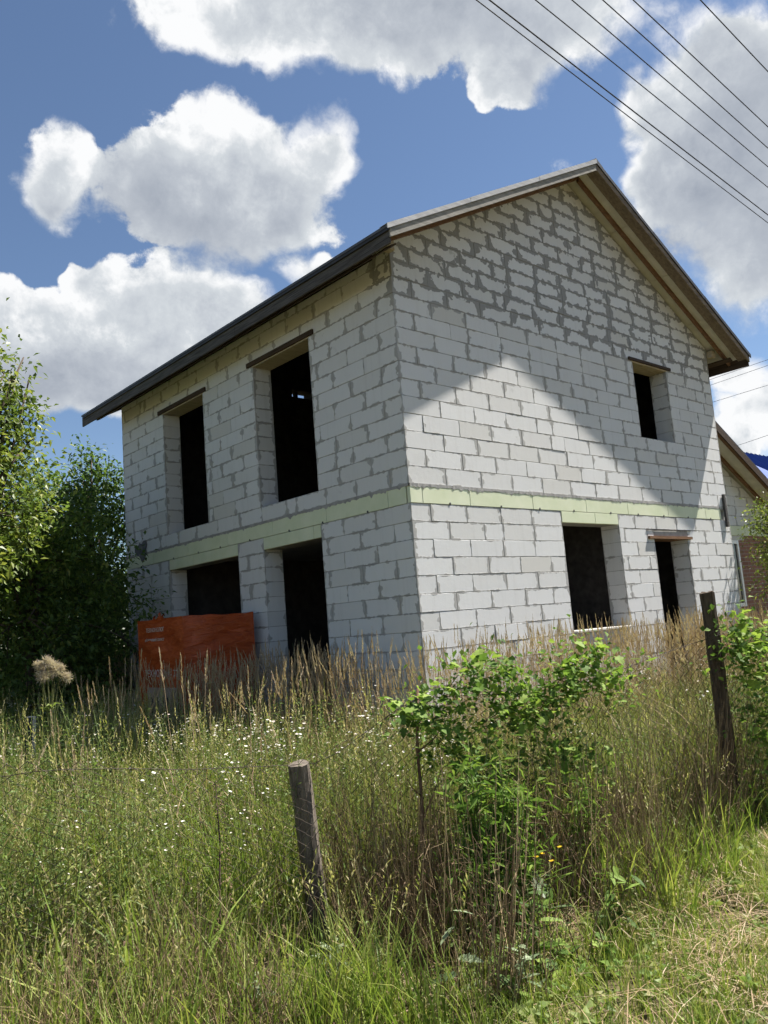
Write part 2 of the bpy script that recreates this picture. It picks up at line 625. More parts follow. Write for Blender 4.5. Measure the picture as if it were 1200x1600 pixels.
def make_block(fr, poly, thick, parent, rect, flip):
    """one aerated concrete block: polygon in wall coordinates, slightly shrunk, chamfered and uneven"""
    cu = (rect[0] + rect[1]) / 2
    cz = (rect[2] + rect[3]) / 2
    hu, hz = (rect[1] - rect[0]) / 2, (rect[3] - rect[2]) / 2
    mu = sum(p[0] for p in poly) / len(poly)
    mz = sum(p[1] for p in poly) / len(poly)
    out = random.gauss(0.0, 0.0013)
    tilt = random.gauss(0, 0.0015)

    def shrink(p, k):
        du, dz = p[0] - mu, p[1] - mz
        return (mu + du - math.copysign(min(abs(du), k), du), mz + dz - math.copysign(min(abs(dz), k), dz))
    rim = [shrink(p, 0.002 + random.random() * 0.0015) for p in poly]
    face = [shrink(p, 0.005 + random.random() * 0.002) for p in poly]
    n = len(poly)
    v2 = [(p, out - 0.004) for p in rim] + [(p, out + tilt * (p[0] - mu)) for p in face] + [(p, -thick) for p in rim]
    verts = [fr.at(p[0], p[1], d) for p, d in v2]
    faces, loc, half = [], [], []

    def addf(idx, mode):
        if flip:
            idx = idx[::-1]
        faces.append(tuple(idx))
        for i in idx:
            p, d = v2[i]
            if mode == 0:
                loc.append((p[0] - cu, p[1] - cz))
                half.append((hu, hz))
            else:
                loc.append((d + thick / 2, p[1] - cz))
                half.append((thick / 2, hz))
    addf([n + i for i in range(n)], 0)
    for i in range(n):
        j = (i + 1) % n
        addf([i, j, n + j, n + i], 0)
        addf([j, i, 2 * n + i, 2 * n + j], 1)
    addf([2 * n + i for i in range(n)][::-1], 0)
    fx = [fr.at(p[0], p[1], 0) for p in poly]
    BLOCKS.append((screen_size(fx), verts, faces, loc, half, random.random(), parent))


def lay_wall(name, fr, rows, length, openings, ends, parent, thick=0.30, top=None, flip=False, blk=0.6):
    """rows: (z0, z1, joint offset); openings: (u0, u1, z0, z1); ends(row) -> start and end of the wall; top: list of clip planes"""
    core = MB()
    todo = []
    for r, (z0, z1, off) in enumerate(rows):
        s, e = ends(r)
        zm = (z0 + z1) / 2
        cuts = sorted([(o[0], o[1]) for o in openings if o[2] < zm < o[3]])
        spans, a = [], s
        for c0_, c1_ in cuts:
            if c0_ > a:
                spans.append((a, c0_))
            a = max(a, c1_)
        if a < e:
            spans.append((a, e))
        for (a, b) in spans:
            poly = [(a + 0.012, z0), (b - 0.012, z0), (b - 0.012, z1), (a + 0.012, z1)]
            for pl in (top or []):
                poly = clip(poly, pl[0], pl[1], pl[2] - 0.01) if len(poly) > 2 else []
            if len(poly) > 2 and area(poly) > 1e-4:
                k = len(poly)
                vs = [fr.at(p[0], p[1], -0.006) for p in poly] + [fr.at(p[0], p[1], -thick + 0.006) for p in poly]
                fs = [tuple(range(k)), tuple(range(2 * k - 1, k - 1, -1))] + [((i + 1) % k, i, k + i, k + (i + 1) % k) for i in range(k)]
                core.add(vs, [f[::-1] for f in fs] if flip else fs)
            js = [a]
            x = off
            while x < a + 0.12:
                x += blk
            while x < b - 0.12:
                js.append(x + random.gauss(0, 0.012))
                if random.random() < 0.055:
                    x += random.choice([0.2, 0.27, 0.33])
                else:
                    x += blk
            js.append(b)
            for u0, u1 in zip(js[:-1], js[1:]):
                poly = [(u0, z0), (u1, z0), (u1, z1), (u0, z1)]
                for pl in (top or []):
                    poly = clip(poly, *pl) if len(poly) > 2 else []
                if len(poly) > 2 and area(poly) > 0.003:
                    todo.append((poly, (u0, u1, z0, z1)))
    cm = core.build(name, M_MORTAR, parent)
    for poly, rect in todo:
        make_block(fr, poly, thick - 0.002, cm, rect, flip)
    return cm


UP0 = B + 0.22
rows_up = [(UP0 + .2 * k, UP0 + .2 * (k + 1)) for k in range(24)]
rows_dn = [(B - .2 * (k + 1), B - .2 * k) for k in range(14)]
GABLE = WallFrame((0, 0, 0), (1, 0, 0), (0, -1, 0))
SIDE = WallFrame((0, 0, 0), (0, 1, 0), (-1, 0, 0))
SIDE_TOP = ztop(0) - 0.20
gable_open = [(5.0, 6.0, B + 1.22, B + 2.42), (2.73, 4.07, B - 1.6, B), (5.0, 6.0, B - 2.9, B - .2)]
side_open = [(1.63, 2.93, B + .42, B + 2.42), (4.36, 5.66, B + .42, B + 2.42), (1.63, 2.92, B - 2.9, B), (3.58, 5.65, B - 1.4, B)]
planes = [(-SLOPE, 1, ztop(0) - 0.085), (SLOPE, 1, ZR + SLOPE * MID - 0.085)]
rows_g = [(z0, z1, (0.0 if k % 2 == 0 else 0.3)) for k, (z0, z1) in enumerate(rows_up)]
rows_gd = [(z0, z1, (0.3 if k % 2 == 0 else 0.0)) for k, (z0, z1) in enumerate(rows_dn)]
rows_s = [(z0, z1, (0.3 if k % 2 == 0 else 0.0)) for k, (z0, z1) in enumerate(rows_up) if z0 < SIDE_TOP]
rows_sd = [(z0, z1, (0.0 if k % 2 == 0 else 0.3)) for k, (z0, z1) in enumerate(rows_dn)]
ng = len(rows_g)
ns = len(rows_s)


def own(up, k):       # does the gable wall own the corner block in this course
    return (k % 2 == 0) if up else (k % 2 == 1)


gw = lay_wall('gable_wall', GABLE, rows_g + rows_gd, WID, gable_open,
              lambda r: ((0.0 if own(r < ng, r if r < ng else r - ng) or (r < ng and r >= ns - 1) else 0.3), WID), house, top=planes)
sw = lay_wall('side_wall', SIDE, rows_s + rows_sd, DEP, side_open,
              lambda r: ((0.3 if own(r < ns, r if r < ns else r - ns) or r == ns - 1 else 0.0), DEP), house, top=[(0, 1, SIDE_TOP)], flip=True)


def emit_blocks():
    BLOCKS.sort(key=lambda t: -t[0])
    rest = {'v': [], 'f': [], 'loc': [], 'half': [], 'rnd': []}

    def finish(me, loc, half, rnd):
        for nm, dat in (('loc', loc), ('half', half)):
            uv = me.uv_layers.new(name=nm)
            uv.data.foreach_set('uv', np.array(dat, dtype=np.float32).ravel())
        at = me.attributes.new('rnd', 'FLOAT', 'POINT')
        at.data.foreach_set('value', rnd)
        me.materials.append(M_BLOCK)
    for i, (s, v, f, loc, half, rnd, par) in enumerate(BLOCKS):
        if i < 298:
            me = bpy.data.meshes.new('block')
            me.from_pydata(v, [], f)
            finish(me, loc, half, [rnd] * len(v))
            link(bpy.data.objects.new('block', me), par)
        else:
            b = len(rest['v'])
            rest['v'] += v
            rest['f'] += [tuple(j + b for j in q) for q in f]
            rest['loc'] += loc
            rest['half'] += half
            rest['rnd'] += [rnd] * len(v)
    if rest['v']:
        me = bpy.data.meshes.new('blockwork')
        me.from_pydata(rest['v'], [], rest['f'])
        finish(me, rest['loc'], rest['half'], rest['rnd'])
        tag(link(bpy.data.objects.new('blockwork', me), house), kind='stuff')
    BLOCKS.clear()


emit_blocks()

# back and right-hand walls, floors, inner partition
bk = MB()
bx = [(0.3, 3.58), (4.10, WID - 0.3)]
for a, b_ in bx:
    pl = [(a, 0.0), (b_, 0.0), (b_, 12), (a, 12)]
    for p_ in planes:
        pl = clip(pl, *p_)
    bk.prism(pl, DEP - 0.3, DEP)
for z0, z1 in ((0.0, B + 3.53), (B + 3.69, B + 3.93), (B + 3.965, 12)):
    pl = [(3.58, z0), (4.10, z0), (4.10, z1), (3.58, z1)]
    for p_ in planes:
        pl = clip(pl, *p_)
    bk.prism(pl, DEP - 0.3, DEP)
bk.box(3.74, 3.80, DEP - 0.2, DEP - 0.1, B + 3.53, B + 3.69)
bk.build('back_wall', M_INTSHADE, house)
MB().box(WID - 0.3, WID - 0.004, 0.302, DEP, 0, SIDE_TOP).build('right_wall', M_INTSHADE, house)
MB().box(0.302, WID - 0.302, 0.302, DEP - 0.302, -0.01, 0.05).build('ground_floor_slab', M_CONC, house)
MB().box(0.04, WID - 0.06, 0.04, DEP - 0.06, B + 0.003, B + 0.205).build('ring_beam_and_upper_floor', M_CONC, house)
MB().box(0.302, WID - 0.302, 5.9, 6.02, 0.052, B).build('partition_wall', M_INTSHADE, house)
MB().box(4.3, 4.42, 0.302, 5.898, 0.052, B).build('partition_wall', M_INTSHADE, house)
MB().box(4.4, 4.52, 0.302, DEP - 0.302, B + .207, B + 2.6).build('partition_wall', M_INTSHADE, house)
# rough footing below the first course
MB().box(0.01, WID - 0.01, 0.01, 0.3, -0.05, 0.05).box(0.01, 0.3, 0.302, DEP - .01, -0.05, 0.05).build('footing', M_CONC, house)

# insulated ring beam: pale foam boards nailed to the slab edge
def foam(u0, u1, z0, z1, wall, thick=0.045, proud=0.003):
    mb = MB()
    e = 0.003
    if wall == 'g':
        mb.box(u0 + e, u1 - e, -proud, thick, z0, z1)
    else:
        mb.box(-proud, thick, u0 + e, u1 - e, z0, z1)
    o = bevel(mb.build('insulation_board', M_XPS, house), 0.003)
    return o


for u0, u1 in [(0.0, .19), (.19, .97), (.97, 2.15), (2.15, 3.32), (3.32, 4.36), (4.36, 5.5), (5.5, 6.7), (6.7, 7.24)]:
    foam(u0, u1, B + .003, B + random.uniform(.185, .198), 'g')
for u0, u1 in [(0.06, .36), (.36, 1.5), (1.5, 2.68), (2.68, 3.85), (3.85, 5.02), (5.02, 6.2), (6.2, DEP)]:
    foam(u0, u1, B + .003, B + random.uniform(.185, .198), 's')
for u0, u1 in [(2.73, 3.5), (3.5, 4.07)]:
    foam(u0, u1, B - .15, B - .003, 'g')
for u0, u1 in [(1.63, 1.78), (1.78, 2.92), (3.58, 4.86), (4.86, 5.65)]:
    foam(u0, u1, B - .165, B - .003, 's')
# concrete behind the foam over the lower openings
MB().box(2.74, 4.06, .046, .295, B - .148, B).build('lintel', M_CONC, house)
MB().box(.046, .295, 1.64, 2.91, B - .163, B).box(.046, .295, 3.59, 5.64, B - .163, B).build('lintel', M_CONC, house)
# ragged mortar bed above the foam
for wall, L in (('g', WID), ('s', DEP)):
    vs, fs = [], []
    n = int(L / 0.03)
    for i in range(n + 1):
        u = 0.004 + (L - .008) * i / n
        lo = B + .196 - abs(random.gauss(0, .009)) - (.018 if random.random() < .08 else 0)
        out = -0.005 - abs(random.gauss(0, 0.002))
        for (d, z) in ((out, lo), (out, B + .222), (0.05, B + .222), (0.05, lo)):
            vs.append((u, d, z) if wall == 'g' else (d, u, z))
    for i in range(n):
        for k in range(4):
            q = (i * 4 + k, (i + 1) * 4 + k, (i + 1) * 4 + (k + 1) % 4, i * 4 + (k + 1) % 4)
            fs.append(q if wall == 'g' else q[::-1])
    mesh_obj('mortar_bed', vs, fs, M_MORTAR, house)
# formwork ties: small dark holes along the foot of the foam
for wall, us in (('g', [.62, 1.52, 2.28, 3.02, 3.9, 4.62, 5.35, 6.1, 6.85]), ('s', [.72, 1.58, 2.3, 3.25, 4.05, 4.7, 5.5, 6.6])):
    for u in us:
        a = [(u + .014 * math.cos(t), B + .012 + .014 * math.sin(t)) for t in np.linspace(0, 2 * math.pi, 9)[:-1]]
        if wall == 'g':
            MB().prism(a, -0.0075, 0.02).build('tie_hole', M_DARKEDGE, house)
        else:
            o = MB().prism(a, -0.0075, 0.02)
            o.v = [(y, x, z) for (x, y, z) in o.v]
            o.f = [q[::-1] for q in o.f]
            o.build('tie_hole', M_DARKEDGE, house)

# timber lintels over the upper openings and the doorway
for (u0, u1) in ((1.50, 3.06), (4.24, 5.80)):
    o = MB().box(-0.028, -0.004, u0, u1, B + 2.422, B + 2.485).build('lintel_board', M_DARKWOOD, house)
    MB().box(0.0, 0.296, u0 + .1, u1 - .1, B + 2.405, B + 2.43).build('lintel_underside', M_PALEWOOD, house)
MB().box(4.88, 6.12, -0.03, -0.004, B + 2.425, B + 2.47).build('lintel_board', M_DARKWOOD, house)
MB().box(4.98, 6.02, 0.0, 0.296, B + 2.405, B + 2.43).build('lintel_underside', M_PALEWOOD, house)
MB().box(4.82, 6.10, -0.035, 0.29, B - .345, B - .305).build('lintel_board', M_BROWN, house)
bevel(MB().box(4.99, 6.01, 0.004, 0.29, B - .30, B - .203).build('lintel_strip', M_MORTAR, house), .004)
MB().box(4.8, 6.12, -0.012, -0.002, B - .212, B - .2).build('steel_strip', M_DARKEDGE, house)
bevel(MB().box(2.735, 4.065, -0.05, 0.29, B - 1.6, B - 1.57).build('window_sill', M_PLASTER, house))
# dark stub of board standing at the right end of the ring beam
bevel(MB().box(7.33, 7.40, -0.05, -0.012, B - .12, B + .44).build('formwork_stub', M_WEATHERED, house))
# dark patch of damp mortar at the far end of the side wall
pv = []
for i in range(16):
    t = 2 * math.pi * i / 16
    r = .17 * (1 + .45 * math.sin(3 * t + 1) * .6 + random.uniform(-.18, .2))
    pv.append((6.62 + r * 1.25 * math.cos(t), B + .27 + r * math.sin(t)))
mesh_obj('mortar_patch', [(-.0075, p[0], p[1]) for p in pv] + [(-.011, 6.62, B + .27)], [(i, 16, (i + 1) % 16) for i in range(16)],
         simple('damp_mortar', (.10, .105, .11), (.17, .172, .175), 14.0, .95), house)

# ------------------------------------------------------------------ roof
roof = MB()
for sgn in (-1, 1):
    xa, xb = (-EAVE - .03, MID) if sgn < 0 else (MID, WID + EAVE + .03)
    roof.prism([(xa, ztop(xa) - .03), (xb, ztop(xb) - .03), (xb, ztop(xb)), (xa, ztop(xa))], -RAKE - .02, DEP + BACK)
roof_o = roof.build('roof', M_ROOFMETAL, house)


def slope_piece(name, xa, xb, o0, o1, y0, y1, mat, parent=roof_o):
    return MB().prism([(xa, ztop(xa) - o1), (xb, ztop(xb) - o1), (xb, ztop(xb) - o0), (xa, ztop(xa) - o0)], y0, y1).build(name, mat, parent)


for xa, xb in ((-EAVE, MID), (MID, WID + EAVE)):
    # sheathing boards, seen from below as pale lengths
    n = 4
    for i in range(n):
        u0, u1 = xa + (xb - xa) * i / n, xa + (xb - xa) * (i + 1) / n
        slope_piece('sheathing_sheet', u0 + .004, u1 - .004, .033, .058, -RAKE + .01, DEP + BACK - .02, M_SOFFIT)
    slope_piece('barge_rafter', xa + .03, xb - .005, .062, .10, -RAKE + .012, -RAKE + .17, M_PALEWOOD if xa < 0 else M_GREYBROWN)
    slope_piece('lath', xa + .03, xb - .005, .062, .135, -.20, -.155, M_BROWN)
    slope_piece('barge_board', xa + .005, xb - .004, .055, .15, -RAKE - .018, -RAKE + .006, M_GREYPALE if xa < 0 else M_GREYBROWN)
    y = 0.36
    while y < DEP + .4:
        slope_piece('rafter', xa + .03, xb - .005, .062, .20, y, y + .05, M_DARKWOOD)
        y += 0.66
# rake flashing: pale metal on the left slope, dark edge on the right one, each in lapped lengths
for xa, xb, mat in ((-EAVE - .04, MID, M_GALV), (MID, WID + EAVE + .04, M_DARKEDGE)):
    n = 3
    for i in range(n):
        u0, u1 = xa + (xb - xa) * i / n, xa + (xb - xa) * (i + 1) / n
        slope_piece('rake_flashing', u0 - (.03 if i else 0), u1, -.008 - .003 * i, .05, -RAKE - .032 - .002 * i, -RAKE - .022, mat)
        slope_piece('rake_flashing', u0 - (.03 if i else 0), u1, -.008 - .003 * i, -.004 - .003 * i, -RAKE - .0215, -RAKE + .10, mat)
# fascia boards along both eaves
for sx in (-1, 1):
    xe = -EAVE if sx < 0 else WID + EAVE
    z1 = ztop(xe) - .035
    x0, x1 = (xe, xe + .026) if sx < 0 else (xe - .026, xe)
    y = -RAKE
    for ln in (3.1, 2.9, 2.34):
        bevel(MB().box(x0, x1, y + .002, y + ln - .002, z1 - .18 + random.uniform(-.004, .004), z1 - .012).build('fascia_board', M_WEATHERED if sx < 0 else M_DARKWOOD, roof_o), .003)
        y += ln
    xo = (xe - .022, xe - .003) if sx < 0 else (xe + .003, xe + .022)
    bevel(MB().box(xo[0], xo[1], -RAKE - .01, DEP + BACK - .02, z1 - .045, z1 + .008).build('fascia_board', M_DARKEDGE, roof_o), .003)
    # loose soffit boards under the eaves
    xs = sorted((xe + (.03 if sx < 0 else -.03), (-.02 if sx < 0 else WID + .02)))
    slope_piece('eave_lath', xs[0] + .16, xs[0] + .24, .205, .225, -RAKE + .18, DEP + .4, M_DARKWOOD)
# wall plate ends under the rake
for x in (-.12, WID + .01):
    bevel(MB().box(x, x + .11, -.10, .0, ztop(0) - .36 + .11, ztop(0) - .13 + .0).build('wall_plate', M_PALEWOOD, roof_o))
# ridge cap
MB().prism([(MID - .16, ztop(MID - .16) + .006), (MID, ZR + .012), (MID + .16, ztop(MID + .16) + .006), (MID + .16, ztop(MID + .16) + .02), (MID, ZR + .03), (MID - .16, ztop(MID - .16) + .02)], -RAKE - .03, DEP + BACK).build('ridge_cap', M_ROOFMETAL, roof_o)

# ------------------------------------------------------------------ brick wing beyond the house
wing = thing('brick_wing', 'low brick and block wing with brown-edged lean-to roof behind the block house', 'house', (0, 0, 0))
WY, WX0, WX1 = 1.0, WID + .006, 12.6


def wtop(x):
    return 5.36 - .507 * (x - WX0)


MB().box(WX0, 8.55, WY + .003, WY + .3, 0, B - .1).box(9.93, WX1 - .1, WY + .003, WY + .3, 0, B - .1).box(8.55, 9.93, WY + .003, WY + .3, 0, 1.35).build('wall', M_BRICK, wing)
MB().box(8.2, 10.2, WY - .005, WY + .29, 2.66, B - .105).build('lintel', M_PLASTER, wing)
for u0, u1 in ((WX0, 8.8), (8.8, 10.0), (10.0, 11.2), (11.2, WX1 - .1)):
    bevel(MB().box(u0 + .003, u1 - .003, WY - .004, WY + .28, B - .095, B + .1).build('insulation_board', M_XPS, wing), .003)
WFR = WallFrame((0, WY, 0), (1, 0, 0), (0, -1, 0))
lay_wall('block_gable', WFR, [(B + .105 + .2 * k, B + .305 + .2 * k, (0.1 if k % 2 else .4)) for k in range(12)], 5, [],
         lambda r: (WX0, WX1 - .1), wing, top=[(.507, 1, wtop(0) - .12)])
house_keep = house
house = wing
emit_blocks()
house = house_keep
MB().box(WX0, WX1 - .1, 5.7, 6.0, 0, 3.2).box(WX1 - .4, WX1 - .1, WY + .305, 5.695, 0, 2.5).build('wall', M_BRICK, wing)
wr = MB().prism([(WX0, wtop(WX0) - .03), (WX1 + .4, wtop(WX1 + .4) - .03), (WX1 + .4, wtop(WX1 + .4)), (WX0, wtop(WX0))], .48, 6.3).build('roof', M_DARKEDGE, wing)


def wpiece(name, o0, o1, y0, y1, mat, xa=WX0 + .01, xb=WX1 + .38):
    return MB().prism([(xa, wtop(xa) - o1), (xb, wtop(xb) - o1), (xb, wtop(xb) - o0), (xa, wtop(xa) - o0)], y0, y1).build(name, mat, wr)


wpiece('sheathing_sheet', .034, .055, .50, 6.2, M_SOFFIT)
wpiece('barge_board', .035, .19, .475, .499, M_DARKWOOD)
wpiece('barge_rafter', .058, .10, .502, .62, M_BROWN)
wpiece('lath', .058, .13, .87, .92, M_BROWN)
wi = MB().box(8.55, 8.61, WY - .01, WY + .06, 1.352, 2.658).box(9.86, 9.93, WY - .01, WY + .06, 1.352, 2.658).box(8.61, 9.86, WY - .01, WY + .06, 1.352, 1.42).box(8.61, 9.86, WY - .01, WY + .06, 2.59, 2.658).box(9.2, 9.26, WY - .008, WY + .058, 1.42, 2.59).build('window', M_UPVC, wing)
for a, b_ in ((8.61, 9.2), (9.26, 9.86)):
    MB().box(a, b_, WY + .02, WY + .03, 1.42, 2.59).build('pane', M_GLASS, wi)

# ------------------------------------------------------------------ far house with a blue sheet roof
far = thing('blue_roofed_house', 'distant house under a ribbed blue metal roof beyond the wing', 'house', (0, 0, 0))
FX, FY, FR = 27.2, 8.0, 7.75
MB().box(FX - 6.4, FX + 11, FY - 3, FY + 5.6, 0, 4.45).build('wall', M_PLASTER, far)
fr_v = []
rib = MB()
Lr = 12.6
e0, e1 = FX - .3, FX + Lr
yr, ye, ze = FY + 1.0, FY - 3.9, 4.3
HIP = 7.0
fb = MB()
fb.add([(e0, yr, FR), (e1, yr, FR), (e1, ye, ze), (e0 - HIP, ye, ze), (e1, yr + 5.4, ze), (e0 - HIP, yr + 5.4, ze)],
       [(0, 3, 2, 1), (0, 1, 4, 5), (0, 5, 3), (1, 2, 4), (2, 3, 5, 4)])
fro = fb.build('roof', M_BLUEROOF, far)
k = 0
x = e0 + .1
while x < e1 - .1:
    a, b_ = Vector((x, yr, FR)), Vector((x, ye, ze))
    MB().add([a + Vector((-.03, 0, 0)), a + Vector((.03, 0, 0)), a + Vector((0, -.02, .07)), b_ + Vector((-.03, 0, 0)), b_ + Vector((.03, 0, 0)), b_ + Vector((0, -.02, .07))],
             [(0, 3, 5, 2), (2, 5, 4, 1), (3, 4, 5), (0, 2, 1)]).build('roof_rib', M_BLUEROOF, fro)
    x += .42
y_ = ye + .25
while y_ < yr + 5.2:
    t_ = (yr - y_) / (yr - ye) if y_ < yr else (y_ - yr) / 5.4
    a, b_ = Vector((e0 - HIP * t_, y_, FR - (FR - ze) * t_)), Vector((e0 - HIP, y_, ze))
    if t_ < .96:
        MB().add([a + Vector((0, -.03, 0)), a + Vector((0, .03, 0)), a + Vector((-.02, 0, .06)), b_ + Vector((0, -.03, 0)), b_ + Vector((0, .03, 0)), b_ + Vector((-.02, 0, .06))],
                 [(0, 2, 5, 3), (2, 1, 4, 5), (3, 5, 4), (0, 1, 2)]).build('roof_rib', M_BLUEROOF, fro)
    y_ += .42
for x in (FX + .6, FX + 3.6, FX + 6.6):
    w_ = MB().box(x, x + 1.3, FY - 3.06, FY - 3.003, 1.6, 3.0).build('window', M_UPVC, far)
    MB().box(x + .08, x + 1.22, FY - 3.075, FY - 3.062, 1.68, 2.92).build('pane', M_GLASS, w_)

# ------------------------------------------------------------------ overhead cables
def cable(name, p, q, r, label, group, sag=0.25, ext=(30, 40)):
    p, q = Vector(p), Vector(q)
    d = (q - p).normalized()
    a, b_ = p - d * ext[0], p + d * ext[1]
    pts = []
    for i in range(41):
        t = i / 40
        s = a.lerp(b_, t)
        s.z += sag * ((2 * t - 1) ** 2) - sag * ((2 * ext[0] / (ext[0] + ext[1]) - 1) ** 2)
        pts.append(s)
    o = MB().tube(pts, r, 5).build(name, M_CABLE, None, True)
    tag(o, label, 'cable', group)
    return o


WL = [((-.82, -2.23), (6.02, -1.89)), ((-.72, -2.30), (5.77, -2.0)), ((-.38, -2.55), (4.94, -2.35)), ((-.11, -2.75), (4.4, -2.58)),
      ((.13, -2.92), (3.97, -2.77)), ((.36, -3.09), (3.48, -2.97)), ((.87, -3.47), (2.46, -3.41))]
for i, (a, b_) in enumerate(WL):
    cable('overhead_cable', (a[0], a[1], 7.0), (b_[0], b_[1], 7.0), 0.0055 if i != 1 else .0072,
          ('thinner cable of the two running close together above the fence side of the lane' if i == 0 else
           'thicker cable of the two running close together above the fence side of the lane' if i == 1 else
           'single dark overhead power cable strung along the lane above the wire fence'), 'power cables above the lane')


# ------------------------------------------------------------------ vegetation builders
class Veg:
    def __init__(self):
        self.v, self.f, self.t, self.m = [], [], [], []

    def _add(self, vs, fs, tint, mi):
        b = len(self.v)
        self.v += vs
        self.f += [tuple(i + b for i in q) for q in fs]
        self.t += [tint] * len(vs) if not isinstance(tint, list) else tint
        self.m += [mi] * len(fs)

    def ribbon(self, pts, w, tint, mi=0, side=None):
        n = len(pts)
        if side is None:
            a = random.uniform(0, 6.283)
            side = Vector((math.cos(a), math.sin(a), 0))
        vs, fs = [], []
        for i, p in enumerate(pts):
            k = i / (n - 1)
            ww = w * (1 - k ** 2.2) * .5
            if i == n - 1:
                vs.append(tuple(p))
            else:
                vs.append(tuple(p - side * ww))
                vs.append(tuple(p + side * ww))
        for i in range(n - 2):
            fs.append((2 * i, 2 * i + 1, 2 * i + 3, 2 * i + 2))
        fs.append((2 * n - 4, 2 * n - 3, 2 * n - 2))
        self._add(vs, fs, tint, mi)

    def blade(self, base, h, az, lean, bend, w, tint, mi=0, segs=4):
        d = Vector((math.cos(az), math.sin(az), 0))
        pts = []
        for i in range(segs + 1):
            k = i / segs
            r = lean * h * k + bend * h * k ** 2.3
            pts.append(Vector(base) + d * r + Vector((0, 0, h * (k - .35 * abs(bend) * k ** 3))))
        a = az + 1.57 + random.uniform(-.9, .9)
        self.ribbon(pts, w, tint, mi, Vector((math.cos(a), math.sin(a), 0)))
        return pts

    def stem(self, pts, r, tint, mi=0):
        vs, fs = [], []
        n = len(pts)
        for i, p in enumerate(pts):
            rr = r * (1 - .6 * i / (n - 1))
            for k in range(3):
                a = 2.094 * k
                vs.append((p[0] + rr * math.cos(a), p[1] + rr * math.sin(a), p[2]))
        for i in range(n - 1):
            for k in range(3):
                k2 = (k + 1) % 3
                fs.append((i * 3 + k, i * 3 + k2, i * 3 + 3 + k2, i * 3 + 3 + k))
        self._add(vs, fs, tint, mi)

    def leaf(self, p, d, s, w, tint, mi=0, droop=.25):
        d = Vector(d).normalized()
        sd = d.cross(Vector((0, 0, 1)))
        if sd.length < .1:
            sd = Vector((1, 0, 0))
        sd.normalize()
        roll = random.uniform(-.7, .7)
        up = sd.cross(d)
        sd = (sd * math.cos(roll) + up * math.sin(roll)).normalized()
        up = sd.cross(d)
        p = Vector(p)
        mid = p + d * s * .45 + up * s * .05
        tip = p + d * s - Vector((0, 0, droop * s))
        vs = [tuple(p), tuple(mid + sd * w * .5 + up * s * .06), tuple(tip), tuple(mid - sd * w * .5 + up * s * .06), tuple(mid)]
        self._add(vs, [(0, 1, 4), (1, 2, 4), (0, 4, 3), (4, 2, 3)], tint, mi)

    def disc(self, p, r, tint, mi=0, n=6):
        nrm = Vector((random.uniform(-.5, .5), random.uniform(-.5, .5), 1)).normalized()
        a = nrm.cross(Vector((1, 0, 0))).normalized()
        b = nrm.cross(a)
        p = Vector(p)
        vs = [tuple(p - nrm * r * .3)] + [tuple(p + (a * math.cos(6.283 * k / n) + b * math.sin(6.283 * k / n)) * r * random.uniform(.75, 1.15)) for k in range(n)]
        self._add(vs, [(0, 1 + k, 1 + (k + 1) % n) for k in range(n)], tint, mi)

    def plume(self, p, d, ln, tint, mi=0, n=14, fat=.018):
        p, d = Vector(p), Vector(d).normalized()
        for i in range(n):
            k = i / n
            q = p + d * ln * k
            a = random.uniform(0, 6.283)
            o = Vector((math.cos(a), math.sin(a), 0)) * fat * (1.15 - k) + d * ln * .16
            self.leaf(q, o, ln * .20, .007, min(1, max(0, tint + random.uniform(-.2, .2))), mi, 0)

    def mesh(self, name, mats):
        me = bpy.data.meshes.new(name)
        me.from_pydata(self.v, [], self.f)
        for mt in mats:
            me.materials.append(mt)
        me.polygons.foreach_set('material_index', self.m)
        at = me.attributes.new('tint', 'FLOAT', 'POINT')
        at.data.foreach_set('value', np.clip(np.array(self.t, dtype=np.float32), 0, 1))
        me.update()
        return me

    def build(self, name, mats, parent=None):
        return link(bpy.data.objects.new(name, self.mesh(name, mats)), parent)


R_ = random.uniform


def grass_clump(n, h0, h1, spread, w, t0, t1, bend=.35, heads=0):
    v = Veg()
    for i in range(n):
        a, r = R_(0, 6.283), spread * math.sqrt(random.random())
        b = (r * math.cos(a), r * math.sin(a), -.02)
        v.blade(b, R_(h0, h1), R_(0, 6.283), R_(.02, .22), R_(.02, bend) * (2.0 if random.random() < .12 else 1), R_(.6, 1.3) * w, R_(t0, t1))
    for i in range(heads):
        a, r = R_(0, 6.283), spread * random.random()
        h, az, ln = R_(h1 * .9, h1 * 1.25), R_(0, 6.283), R_(.03, .16)
        p = [Vector((r * math.cos(a) + math.cos(az) * ln * k * k, r * math.sin(a) + math.sin(az) * ln * k * k, h * k - .02)) for k in (0, .35, .7, 1)]
        v.stem(p, .0014, R_(.55, .9))
        v.plume(p[2].lerp(p[3], .35), p[3] - p[2], R_(.07, .15), R_(.7, 1), 0, 8, .02)
    return v.mesh('grass_clump', [M_GRASS])


